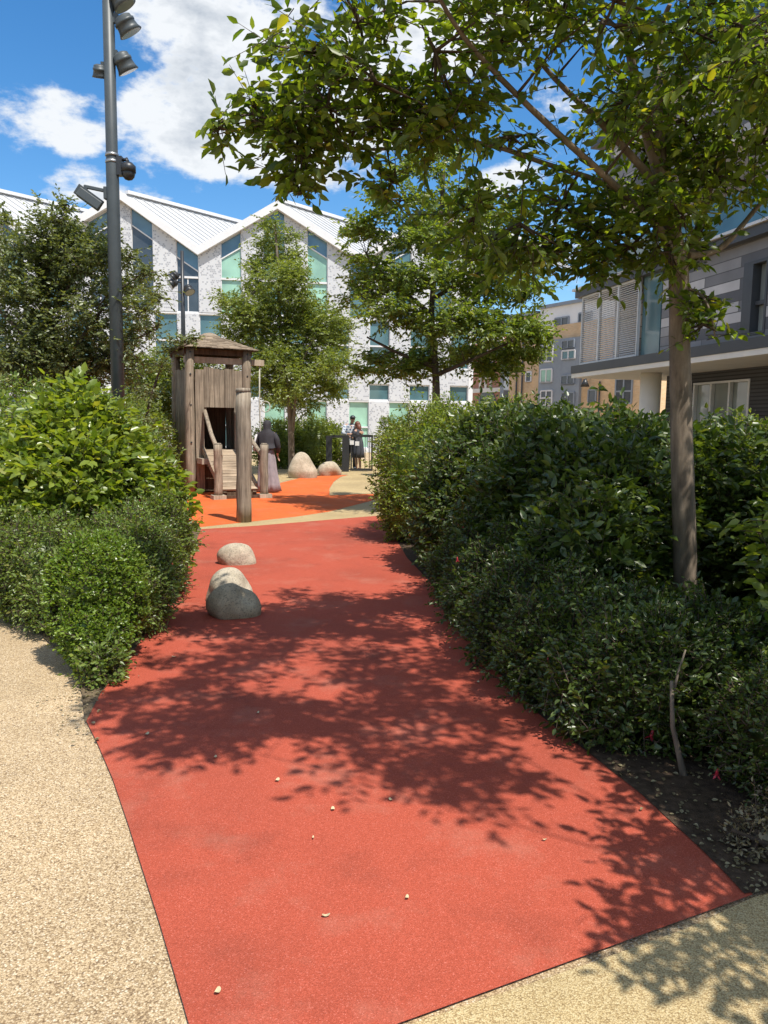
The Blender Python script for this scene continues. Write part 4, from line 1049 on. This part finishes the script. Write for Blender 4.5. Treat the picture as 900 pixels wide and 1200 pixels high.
#==PLANTS==
# ------------------------------------------------------------------ trees
def tree(name, label, trunk_pts, r0, r1, limbs, clumps, lm, ls, group=None, barkm='bark', **kw):
    """trunk_pts, limbs and clumps in world space; > trunk, limb ..., crown"""
    o = Vector(trunk_pts[0]); o.z = 0
    t = thing(name, label, 'tree', o, 0, group)
    b = MB(); limb(b, [Vector(p)-o for p in trunk_pts], r0, r1, 14, wob=.025); b.build('trunk', MAT[barkm], t)
    feed = []
    for pts in [trunk_pts[len(trunk_pts)//2:]]+[l[0] for l in limbs]:
        for p, q in zip(pts, pts[1:]): feed += [tuple(Vector(p).lerp(Vector(q), k/5)) for k in range(6)]
    for pts, a, c in limbs:
        b = MB(); limb(b, [Vector(p)-o for p in pts], a, c, 8); b.build('limb', MAT[barkm], t)
    crown('crown', t, clumps, lm, ls, origin=o, trunk_pts=trunk_pts, feed=feed, **kw)
    return t
SH = Vector((-.6, .8, 0))*(1/math.tan(SUN_EL))     # shadow offset per metre of height
# -- the near tree at the right
ND = 5.4
A = lambda px, py, d=ND: at(px, py, d)
b0 = gnd(806, 772); b0 = Vector((at(804, 700, ND).x, ND, 0))
fork = A(795, 318)
trunk = [b0, A(803, 690), A(800, 560), A(797, 430), fork, A(790, 285), A(778, 215, 5.35)]
limbs = [([fork, A(772, 268, 5.25), A(728, 224, 5.1), A(620, 125, 4.7), A(545, 45, 4.3), A(500, -30, 4.0)], .034, .009),
         ([A(782, 282, 5.35), A(730, 226, 5.3), A(640, 192, 5.1), A(545, 165, 4.9), A(430, 175, 4.7), A(330, 150, 4.55)], .026, .005),
         ([A(778, 225, 5.35), A(708, 148, 5.2), A(650, 92, 5.0), A(590, 20, 4.8)], .032, .008),
         ([A(778, 218, 5.35), A(757, 150, 5.3), A(738, 60, 5.2), A(725, -20, 5.1)], .05, .02),
         ([A(780, 222, 5.35), A(772, 140, 5.4), A(775, 40, 5.5), A(785, 5, 5.4)], .04, .015),
         ([fork, A(815, 280, 5.5), A(838, 200, 5.5), A(880, 100, 5.4), A(900, 40, 5.2)], .045, .012),
         ([A(806, 300), A(845, 290, 5.5), A(890, 240, 5.6), A(935, 190, 5.6)], .03, .01),
         ([A(797, 335), A(820, 345, 5.3), A(832, 365, 5.2), A(838, 395, 5.2)], .014, .005)]
CL = [((255, 148, 4.45), .09, 10), ((300, 133, 4.5), .18, 26), ((345, 150, 4.5), .24, 38), ((345, 205, 4.5), .11, 14), ((352, 225, 4.5), .07, 7), ((385, 125, 4.45), .30, 52), ((365, 60, 4.4), .27, 30), ((360, 180, 4.6), .17, 20),
      ((440, 95, 4.4), .40, 72), ((420, 25, 4.3), .40, 44), ((450, 150, 4.6), .28, 40), ((510, 60, 4.4), .45, 66), ((520, 125, 4.7), .34, 52), ((600, 160, 4.9), .15, 12),
      ((590, 45, 4.7), .36, 40), ((660, 15, 4.6), .40, 46), ((460, 210, 4.7), .10, 10), ((450, 225, 4.7), .08, 8), ((610, 262, 5.1), .40, 66), ((555, 250, 5.0), .28, 36), ((660, 240, 5.2), .33, 40), ((690, 262, 5.3), .33, 50), ((640, 298, 5.3), .22, 26), ((740, 288, 5.3), .24, 30),
      ((735, 120, 5.0), .34, 50), ((720, 30, 4.7), .45, 44), ((800, 30, 4.9), .5, 50), ((870, 30, 4.8), .5, 50), ((860, 120, 5.2), .42, 90), ((800, 140, 5.5), .40, 80), ((840, 205, 5.5), .36, 66), ((895, 165, 5.5), .38, 60), ((770, 235, 5.5), .34, 60),
      ((735, 265, 5.2), .30, 50), ((825, 292, 5.5), .22, 26), ((700, 312, 5.3), .12, 14), ((825, 380, 5.2), .14, 18), ((822, 350, 5.3), .12, 12), ((790, 90, 5.6), .45, 44), ((925, 90, 5.2), .5, 36), ((760, 180, 5.6), .35, 50), ((800, 250, 5.0), .22, 20), ((785, 295, 5.1), .18, 16), ((870, 60, 4.3), .4, 30), ((720, 0, 4.2), .4, 20),
      ((480, -40, 4.2), .4, 26), ((620, -50, 4.4), .4, 24)]
clumps = [(tuple(A(p[0], p[1], p[2])), (r, r, r*.72), n) for p, r, n in CL]
tree('young_tree', 'slender young tree with broad pointed leaves rising from the right hedge beside the path', trunk, .092, .055, limbs, clumps, MAT['leaf_near'], .084, m=7, tl=.27, dens=1.0, droop=.35, ratio=.46, sub=7, wob=.27)
# -- its neighbour outside the right edge, whose crown hangs over the path above the viewer
b1 = Vector((3.1, .7, 0))
SP = [((330, 735), 3.6, .3, 60), ((430, 775), 3.6, .3, 60), ((540, 770), 3.8, .34, 70), ((450, 740), 3.9, .3, 50), ((600, 720), 4.2, .3, 40), ((150, 835), 3.3, .26, 40), ((215, 790), 3.5, .34, 80), ((200, 865), 3.1, .24, 45), ((290, 845), 3.3, .36, 95), ((300, 765), 3.9, .36, 90), ((380, 830), 3.4, .36, 90), ((390, 740), 4.2, .42, 100), ((450, 880), 3.1, .30, 70),
      ((470, 790), 3.8, .38, 95), ((480, 710), 4.4, .4, 90), ((540, 900), 3.1, .26, 55), ((550, 830), 3.6, .30, 60), ((590, 760), 4.1, .36, 70), ((370, 700), 4.4, .32, 60), ((420, 855), 3.3, .3, 70), ((545, 935), 3.0, .12, 10), ((250, 870), 3.2, .22, 35), ((660, 840), 3.6, .24, 35), ((610, 800), 3.7, .28, 45)]
cl2 = [(tuple(gnd(*p)+Vector((0, 0, h+.7))-SH*(h+.7)), (r, r, r*.7), n) for p, h, r, n in SP]
tr2 = [b1, Vector((3.05, .72, 1.2)), Vector((2.95, .7, 2.2)), Vector((2.75, .75, 3.1)), Vector((2.45, .85, 3.9))]
lim2 = [([Vector((2.6, .8, 3.5)), Vector((1.9, 1.1, 3.9)), Vector((1.2, 1.5, 4.0)), Vector((.4, 1.9, 3.9))], .007, .003), ([Vector((2.5, .85, 3.8)), Vector((2.1, 1.5, 4.3)), Vector((1.7, 2.3, 4.6)), Vector((1.3, 3.0, 4.6))], .007, .003),
        ([Vector((2.95, .7, 2.0)), Vector((2.5, 1.1, 2.3)), Vector((2.1, 1.5, 2.3))], .015, .004)]
SP3 = [((830, 1000), 2.0, .2, 34), ((785, 935), 2.2, .18, 26), ((862, 1045), 2.2, .22, 34), ((735, 892), 2.4, .14, 14), ((875, 975), 2.2, .25, 34), ((880, 1130), 2.2, .3, 45), ((820, 1040), 2.3, .26, 40), ((860, 1000), 2.4, .30, 45), ((790, 950), 2.4, .16, 14), ((740, 900), 2.5, .14, 12), ((770, 1010), 2.1, .12, 9), ((840, 940), 2.5, .3, 40), ((700, 880), 2.6, .12, 8)]
cl2 += [(tuple(gnd(*p)+Vector((0, 0, h))-SH*h), (r, r, r*.7), n) for p, h, r, n in SP3]
tree('young_tree', 'second young tree of the same kind overhanging the path close to the viewer', tr2, .08, .012, lim2, cl2, MAT['leaf_near'], .085, limb_r=.004, br=.005, m=7, tl=.24, dens=1.0, droop=.3, ratio=.46, sub=7, wob=.32)

# -- another one added out of frame in the right bed to shade the hedge
HP = [(1.5, 4.8, 2.6), (1.8, 4.3, 2.6), (2.2, 5.0, 2.8), (2.0, 5.8, 2.8), (2.4, 6.3, 2.8), (2.2, 4.1, 2.5), (1.9, 3.6, 2.3), (2.5, 5.4, 2.6), (2.0, 3.1, 2.4), (1.5, 3.9, 2.6), (1.35, 4.4, 2.9), (1.2, 5.2, 2.9), (1.75, 5.2, 3.0)]
cl3 = [((x-SH.x*h, y-SH.y*h, .5+h), (.40, .40, .3), 56) for x, y, h in HP]
tr3 = [Vector((4.0, 3.2, 0)), Vector((3.95, 3.2, 1.4)), Vector((3.7, 3.25, 2.6)), Vector((3.3, 3.4, 3.8))]
lim3 = [([Vector((3.7, 3.25, 2.6)), Vector((3.2, 3.0, 3.0)), Vector((2.7, 2.6, 3.1))], .03, .008), ([Vector((3.4, 3.35, 3.5)), Vector((2.9, 3.9, 4.1)), Vector((2.5, 4.4, 4.5))], .03, .008)]
tree('young_tree', 'unseen third young tree added in the right bed to shade the hedge', tr3, .08, .035, lim3, cl3, MAT['leaf_near'], .09, m=7, tl=.25, dens=1.0, droop=.3, ratio=.46, sub=7, wob=.32)

# -- tree in the middle right, behind the hedge
MD = 13.5
B_ = lambda px, py, d=MD: at(px, py, d)
mt = [Vector((B_(511, 470).x, MD, 0)), B_(511, 470), B_(510, 430), B_(506, 360), B_(515, 270), B_(520, 200)]
ml = [([B_(510, 440), B_(545, 425, 13.2), B_(600, 400, 13)], .05, .015), ([B_(510, 430), B_(470, 415, 13.3), B_(430, 395, 13.1)], .05, .015), ([B_(507, 370), B_(460, 330, 13.3), B_(430, 300, 13.2)], .045, .012),
      ([B_(508, 350), B_(560, 320, 13.4), B_(600, 310, 13.3)], .045, .012), ([B_(512, 300), B_(480, 250), B_(470, 220)], .04, .012), ([B_(516, 270), B_(550, 240), B_(570, 215)], .035, .012)]
MC = [(500, 195, .4, 26), (475, 195, .25, 12), (530, 180, .35, 16), (470, 235, .45, 42), (530, 235, .55, 60), (585, 250, .55, 50), (435, 270, .4, 30), (490, 275, .6, 80), (555, 285, .6, 80), (610, 300, .5, 50), (440, 320, .5, 60), (500, 330, .65, 90),
      (570, 335, .6, 80), (625, 340, .4, 34), (455, 365, .55, 66), (525, 375, .6, 80), (590, 378, .55, 70), (620, 385, .33, 34), (430, 345, .35, 28), (440, 420, .3, 26), (470, 432, .36, 40), (505, 425, .4, 40), (550, 415, .5, 66), (600, 412, .42, 54), (580, 435, .33, 36), (425, 435, .18, 12), (418, 300, .2, 10), (410, 272, .12, 6), (422, 262, .12, 6), (628, 398, .2, 16)]
clm = [(tuple(B_(p, q, MD+RNG.uniform(-.9, .9))), (r*1.05, r*1.15, r*.5), n) for p, q, r, n in MC]
tree('broadleaf_tree', 'dense dark green tree standing behind the hedge in the middle of the view', mt, .085, .03, ml, clm, MAT['leaf_mid'], .088, m=10, tl=.32, dens=2.7, droop=.3, ratio=.48, sub=9, wob=.30, barkm='bark_dark')
# -- light feathery tree in front of the white building
BD_ = 23.5
C_ = lambda px, py, d=BD_: at(px, py, d)
bt = [Vector((C_(342, 500).x, BD_, 0)), C_(340, 480), C_(334, 440), C_(328, 380), C_(326, 320), C_(322, 262)]
bl_ = [([C_(343, 505), C_(346, 470, 23.3), C_(352, 430, 23), C_(368, 395, 22.8)], .06, .02), ([C_(334, 440), C_(310, 410, 23.2), C_(292, 385, 23)], .045, .015), ([C_(330, 400), C_(355, 365), C_(375, 350)], .045, .015), ([C_(328, 370), C_(306, 340), C_(290, 350)], .04, .012)]
BC_ = [(318, 264, .3, 14), (322, 285, .5, 34), (318, 305, .55, 40), (340, 300, .4, 22), (325, 330, .7, 70), (345, 340, .7, 56), (300, 345, .5, 36), (322, 365, .9, 100), (355, 370, .8, 84), (290, 370, .6, 44), (272, 358, .4, 22), (262, 350, .25, 8), (380, 375, .6, 44), (310, 400, .9, 100),
       (350, 405, .95, 110), (385, 405, .7, 60), (285, 395, .6, 50), (375, 435, .8, 80), (335, 440, .8, 84), (395, 430, .55, 40), (300, 430, .6, 56), (310, 455, .5, 40), (360, 460, .65, 50), (390, 455, .45, 30), (335, 465, .5, 30), (400, 375, .4, 18), (300, 315, .3, 12), (345, 275, .25, 8)]
clb = [(tuple(C_(p, q, BD_+RNG.uniform(-1.2, 1.2))), (r, r*1.1, r*.8), n) for p, q, r, n in BC_]
tree('feathery_tree', 'light green narrow topped tree in front of the white building behind the wooden tower', bt, .11, .03, bl_, clb, MAT['leaf_birch'], .088, m=9, tl=.34, dens=5.0, droop=.3, ratio=.5, sub=9, wob=.34, barkm='bark')
# -- grey green tree at the left, behind the shrubs
LD = 13.0
E_ = lambda px, py, d=LD: at(px, py, d)
lt = [Vector((E_(70, 480).x, LD, 0)), E_(72, 480), E_(66, 420), E_(55, 350), E_(60, 290), E_(75, 255)]
ll = [([E_(70, 460), E_(40, 410, 12.7), E_(5, 370, 12.6), E_(-40, 330, 12.6)], .05, .015), ([E_(68, 440), E_(100, 390, 12.9), E_(130, 350), E_(160, 325)], .05, .01), ([E_(60, 370), E_(90, 320), E_(110, 285)], .04, .01), ([E_(70, 455), E_(115, 430), E_(155, 400), E_(185, 385)], .035, .008), ([E_(57, 340), E_(30, 300), E_(10, 270)], .035, .01)]
LC = [(75, 262, .3, 18), (55, 285, .45, 40), (95, 278, .4, 30), (20, 300, .55, 56), (-20, 310, .6, 50), (60, 325, .6, 80), (105, 315, .5, 46), (130, 300, .3, 16), (20, 350, .65, 84), (-30, 370, .7, 60), (70, 370, .65, 90), (115, 360, .55, 60), (150, 335, .35, 18), (165, 365, .3, 16), (30, 400, .65, 86), (-20, 420, .65, 60),
      (80, 415, .6, 80), (120, 405, .5, 46), (160, 400, .35, 20), (178, 385, .22, 10), (20, 440, .6, 76), (60, 445, .55, 60), (105, 440, .5, 44), (150, 300, .2, 8), (173, 320, .2, 8), (185, 345, .18, 6), (76, 238, .1, 4), (5, 262, .2, 10), (140, 425, .4, 24)]
cll = [(tuple(E_(p, q, LD+RNG.uniform(-.8, .8))), (r, r*1.1, r*.8), n) for p, q, r, n in LC]
tree('grey_leaved_tree', 'wide grey green tree behind the leafy shrubs at the left edge', lt, .10, .03, ll, cll, MAT['leaf_grey'], .068, m=10, tl=.28, dens=4.3, droop=.15, ratio=.5, sub=9, wob=.33, barkm='bark_dark')
# -- small tree between the lamp post and the tower
KD = 19.0
K_ = lambda px, py, d=KD: at(px, py, d)
kt = [Vector((K_(178, 480).x, KD, 0)), K_(178, 480), K_(180, 450), K_(176, 420)]
kc = [(160, 430, .5, 40), (180, 425, .5, 46), (195, 440, .5, 44), (170, 455, .6, 60), (195, 465, .6, 60), (175, 485, .6, 60), (200, 495, .5, 46), (150, 460, .5, 36), (212, 430, .4, 26), (225, 420, .4, 26), (245, 428, .4, 26), (240, 450, .5, 30)]
clk = [(tuple(K_(p, q, KD+RNG.uniform(-.5, .9))), (r, r, r*.8), n) for p, q, r, n in kc]
tree('small_tree', 'small dark tree between the tall lamp post and the wooden tower', kt, .07, .03, [([K_(178, 470), K_(160, 440), K_(150, 425)], .03, .01)], clk, MAT['leaf_birch'], .075, m=8, tl=.28, dens=4.0, droop=.2, sub=8, wob=.32, barkm='bark_dark')
# branch of leaves reaching over the tower roof from the left
SD = 15.5
S_ = lambda px, py, d=SD: at(px, py, d)
st = [Vector((S_(165, 560).x, SD, 0)), S_(170, 500), S_(185, 440), S_(203, 412), S_(222, 403)]
cls = [(tuple(S_(p, q, SD+RNG.uniform(-.2, .2))), (r, r, r*.55), n) for p, q, r, n in [(200, 408, .2, 16), (215, 400, .22, 20), (230, 397, .16, 10), (188, 430, .25, 18), (178, 460, .3, 26), (172, 500, .35, 30)]]
tree('sapling', 'thin sapling arching its leafy tip over the tower roof', st, .035, .008, [], cls, MAT['leaf_grey'], .07, m=8, tl=.22, dens=1.6, sub=6, barkm='bark_dark')

# ------------------------------------------------------------------ shrubs, left bed
def lobe(px, py, d, rx, ry, rz): p = at(px, py, d); return ((p.x, d, p.z), (rx, ry, rz))
shrub('leafy_shrub', 'large bright green shrub with broad leaves in the left planting bed', 'shrub',
      [((-2.85, 7.1, .78), (.78, .8, .82)), ((-2.74, 6.95, 1.16), (.44, .48, .68)), ((-2.62, 6.7, .80), (.58, .6, .66)), ((-2.32, 7.2, .60), (.42, .6, .64))], MAT['leaf_lime'], .088, 3300, m=6, tl=.2, ratio=.62, droop=.35, strays=.07, flat=.6)
shrub('leafy_shrub', 'lower bright shrub at the left edge beside the larger broad leaved one', 'shrub',
      [((-3.9, 7.5, .75), (.75, .8, .90)), ((-3.75, 6.9, .6), (.65, .6, .70)), ((-4.8, 7.2, .7), (.8, .8, .88))], MAT['leaf_lime'], .055, 3600, m=6, tl=.2, ratio=.5, droop=.3, strays=.07, flat=.5)
shrub('box_shrub', 'round clipped small leaved shrub at the tip of the left bed', 'shrub',
      [((-1.84, 4.85, .43), (.30, .29, .38)), ((-1.77, 4.62, .22), (.20, .17, .20))], MAT['leaf_box'], .024, 5200, m=6, tl=.055, ratio=.6, droop=.05, strays=.05, rough=.10, hullk=.82, shell=.16, flat=.5)
shrub('fuchsia_shrub', 'loose low shrub with tiny red flowers between round shrub and path', 'shrub',
      [((-1.98, 5.85, .42), (.34, .5, .42)), ((-2.04, 6.6, .45), (.34, .5, .5)), ((-1.80, 5.50, .28), (.24, .35, .28))], MAT['leaf_fuchsia'], .032, 4200, m=7, tl=.14, ratio=.5, droop=.25, strays=.16, flowers=5, hullk=.7)
shrub('fuchsia_shrub', 'loose low shrub with tiny red flowers spilling over the tan path at the left', 'shrub',
      [((-2.62, 5.95, .38), (.45, .45, .42)), ((-3.2, 6.35, .4), (.5, .4, .45)), ((-2.36, 5.55, .22), (.26, .3, .24))], MAT['leaf_fuchsia'], .032, 4000, m=7, tl=.14, ratio=.5, droop=.25, strays=.14, flowers=3, hullk=.7)
shrub('low_shrub', 'sparse pale sprigs at the foot of the round shrub on the bed tip', 'shrub', [((-1.66, 4.42, .10), (.13, .15, .14))], MAT['leaf_fuchsia'], .034, 150, m=6, tl=.10, hullk=.2, strays=.2, stems=3)
shrub('leafy_shrub', 'hedge shrub of the left bed reaching back to the wooden tower', 'shrub',
      [((-3.25, 9.2, .75), (.75, 1.2, .82)), ((-4.0, 11.2, .75), (.8, 1.2, .85)), ((-4.6, 10.5, 1.0), (1.2, 1.3, 1.1)), ((-5.6, 9.3, 1.1), (1.3, 1.2, 1.1))], MAT['leaf_fuchsia'], .06, 3800, m=6, tl=.18, ratio=.5, strays=.08)
# ------------------------------------------------------------------ shrubs, right bed
GH = 'shrubs of the right hand hedge'
def lob(pts): return pts
shrub('hedge_shrub', 'sunlit yellow green shrub at the far end of the right hedge', 'shrub',
      [((.62, 10.3, .85), (.75, .75, .95)), ((.95, 11.2, .9), (.85, .8, .95)), ((.40, 10.2, .4), (.45, .5, .5)), ((1.6, 10.6, .95), (.8, .8, .9))], MAT['leaf_lime'], .048, 6000, m=6, tl=.16, ratio=.5, droop=.2, group=GH, strays=.14, flowers=8)
shrub('hedge_shrub', 'dark shrub in the middle of the right hedge', 'shrub',
      [((1.28, 8.3, .78), (.85, .9, .90)), ((.88, 8.1, .55), (.55, .65, .65)), ((1.8, 9.0, .85), (.9, .8, .9))], MAT['leaf_hedge'], .066, 6000, m=6, tl=.18, ratio=.5, droop=.25, group=GH, strays=.14, flowers=10)
shrub('hedge_shrub', 'largest dark shrub of the right hedge left of the tree trunk', 'shrub',
      [((1.58, 6.8, .74), (.80, .85, .82)), ((2.3, 7.4, .80), (.9, .8, .85)), ((1.72, 5.95, .66), (.60, .6, .74)), ((2.3, 6.4, .70), (.75, .6, .80)), ((1.40, 5.35, .50), (.42, .45, .55))], MAT['leaf_hedge'], .084, 6400, m=6, tl=.19, ratio=.5, droop=.28, group=GH, strays=.14, flowers=10)
shrub('hedge_shrub', 'broad leaved shrub right behind the young tree trunk', 'shrub',
      [((3.0, 6.5, .70), (.85, .7, .82)), ((3.5, 6.0, .62), (.8, .7, .80)), ((3.9, 6.9, .70), (.9, .8, .82))], MAT['leaf_hedge'], .085, 3400, m=6, tl=.2, ratio=.55, droop=.35, group=GH, strays=.1)
shrub('hedge_shrub', 'low small leaved shrub along the path edge at the foot of the right hedge', 'shrub',
      [((.98, 6.7, .25), (.52, .6, .52)), ((1.06, 5.8, .24), (.56, .6, .50)), ((1.12, 5.0, .22), (.56, .5, .46)), ((1.22, 4.35, .20), (.54, .45, .42))], MAT['leaf_hedge'], .036, 7600, m=7, tl=.15, ratio=.5, group=GH, strays=.12, flowers=10, hullk=.66, droop=.3)
shrub('hedge_shrub', 'small leaved shrub in front of the young tree trunk near the bare stem', 'shrub',
      [((1.34, 3.80, .22), (.46, .38, .36)), ((1.75, 4.05, .27), (.5, .45, .33)), ((2.2, 4.4, .2), (.45, .42, .26)), ((1.75, 4.8, .2), (.42, .4, .3))], MAT['leaf_hedge'], .038, 6000, m=7, tl=.15, ratio=.5, group=GH, strays=.14, flowers=8, hullk=.64, droop=.3)
sb = thing('bare_stem', 'bare leaning shrub stem rising from dark soil below the young tree', 'stem', gnd(803, 912))
b = MB(); b.tube([(0, 0, -.01), (-.02, .02, .08), (-.05, .05, .22), (-.055, .08, .42)], [.020, .014, .011, .008], 8, wob=.08); b.build('stalk', MAT['bark'], sb)
b = MB(); b.tube([(-.052, .07, .34), (-.02, .1, .45), (.02, .13, .55)], [.009, .006, .004], 6); b.build('side_shoot', MAT['bark'], sb)
shrub('broad_shrub', 'shrub with large pale sunlit leaves at the right picture edge', 'shrub',
      [((2.50, 4.15, .85), (.42, .45, .62)), ((2.8, 4.5, .9), (.5, .5, .6)), ((2.25, 3.7, .6), (.35, .35, .45))], MAT['leaf_lime'], .08, 700, m=6, tl=.2, ratio=.55, droop=.4, strays=.2, hullk=.45, shell=.5)
shrub('low_shrub', 'low dense shrub on the soil at the right edge near the path corner', 'shrub',
      [((1.70, 3.15, .26), (.26, .3, .27)), ((1.95, 3.3, .3), (.3, .35, .32)), ((1.95, 2.95, .25), (.3, .3, .28))], MAT['leaf_hedge'], .028, 2600, m=7, tl=.10, ratio=.5, strays=.1, flowers=3)
shrub('dry_shrub', 'tuft of dry grey twigs overhanging the path corner', 'shrub', [((1.42, 2.66, .07), (.14, .11, .08)), ((1.60, 2.72, .12), (.18, .15, .13))], MAT['leaf_dry'], .022, 300, m=7, tl=.10, ratio=.45, strays=.25, hullk=.3)
# shrubs further back
shrub('background_shrub', 'rounded green shrub between the headscarfed person and the railing', 'shrub',
      [((-2.6, 26.6, .75), (1.0, .7, .95)), ((-2.0, 27.0, .7), (.75, .7, .9)), ((-3.6, 26.4, .7), (.9, .8, .95))], MAT['leaf_birch'], .08, 2200, m=7, tl=.22, strays=.1)
shrub('background_shrub', 'broad green shrub growing at the left side of the wooden tower', 'shrub', [((-5.6, 17.0, .9), (1.0, .9, 1.1)), ((-6.9, 17.5, 1.0), (1.2, 1, 1.3))], MAT['leaf_birch'], .075, 2000, m=7, tl=.22, strays=.1)
shrub('background_shrub', 'reddish shrub beside the metal gate behind the far hedge end', 'shrub', [((.12, 23.0, .9), (.40, .45, .85)), ((.6, 22.6, .7), (.5, .5, .8))], MAT['leaf_fuchsia'], .07, 900, m=7, tl=.2, strays=.15, flowers=12)
shrub('background_shrub', 'long hedge in sun far behind the right hedge', 'shrub', [((6.2, 13.5, .85), (1.6, 1.0, .9)), ((8.6, 13.5, .9), (1.6, 1.0, .9)), ((4.0, 13.5, .8), (1.5, 1, .85))], MAT['leaf_lime'], .07, 2600, m=6, tl=.22, strays=.1)

# ------------------------------------------------------------------ small fallen leaves on the path
LT = [(325, 915, 'pale round', 1.0), (382, 1074, 'pale folded', 1.0), (458, 938, 'small pale', .8), (172, 861, 'curled tan', 1.2), (638, 985, 'tiny white', .6), (390, 949, 'narrow pale', .9), (560, 800, 'pale', 1.0), (477, 1053, 'thin', .7), (252, 888, 'cream', .8), (367, 983, 'slim', .6), (255, 1163, 'narrow straw coloured', .9), (302, 836, 'pale', .9), (204, 770, 'flat pale', 1.2), (527, 760, 'small pale', .7)]
WHERE = ['just in front of the big shadow', 'in the sunny lower middle of the path', 'below the shadow tip in the middle', 'near the left path edge under the shadow', 'in the sunny right half of the path', 'in front of the shadow left of centre', 'in shade close to the right hedge', 'on the sunny red by the bottom centre',
         'inside the shadow edge left of centre', 'alone on the sunny red left of centre', 'near the bottom left path edge', 'in the shade left of centre', 'in shade beside the round shrub', 'in shade near the hedge foot']
for (px, py, ad, s), wh in zip(LT, WHERE):
    b = MB(); L_ = .013*s; w_ = .0085*s*random.uniform(.7, 1.2); g = gnd(px, py, .014); n = 7
    top = [(L_*math.cos(q), w_*math.sin(q)*(1+.2*math.cos(q*2)), .004+.006*math.cos(q)**2) for q in np.linspace(0, 2*math.pi, 12, endpoint=False)]
    c = b.b.verts.new((0, 0, .002)); vs = [b.b.verts.new(p) for p in top]
    for i in range(12): b.b.faces.new([c, vs[i], vs[(i+1) % 12]])
    o = b.build('fallen_leaf', MAT['petal'], None, loc=g); o.rotation_euler = (0, 0, random.uniform(0, 6))
    tag(o, f'{ad} fallen leaf lying {wh}', 'leaf', 'fallen leaves on the red path')

# dry litter gathered on the soil and along the edges of the path: nobody could count it
def litter():
    P = []
    def along(line, n, spread, off):
        for i in range(n):
            k = random.randrange(len(line)-1); p = line[k].lerp(line[k+1], random.random())
            d = (line[k+1]-line[k]); q = Vector((-d.y, d.x, 0)).normalized()
            P.append(p+q*(off+random.gauss(0, spread)))
    along(red_right[3:], 160, .035, .05); along(red_right[3:], 800, .2, .42); along(red_left[7:], 130, .06, .05); along(red_left[8:14], 160, .09, .12)
    P2 = np.array([(p.x, p.y, .022) for p in P]); n = len(P2)
    a = RNG.uniform(0, 6.28, n); D = np.stack([np.cos(a), np.sin(a), RNG.uniform(0, .25, n)], 1); U = RNG.normal(0, .25, (n, 3))+np.array([0, 0, 1.0])
    Ls = RNG.uniform(.008, .028, n); V, Q = leaf_geo(P2, D, U, Ls, Ls*.6)
    tag(link('leaf_litter', mesh_from('leaf_litter', [(V, Q, 0)]), MAT['leaf_dry']), 'dry leaf litter on the dark soil and path edges', 'litter', kind='stuff')
litter()
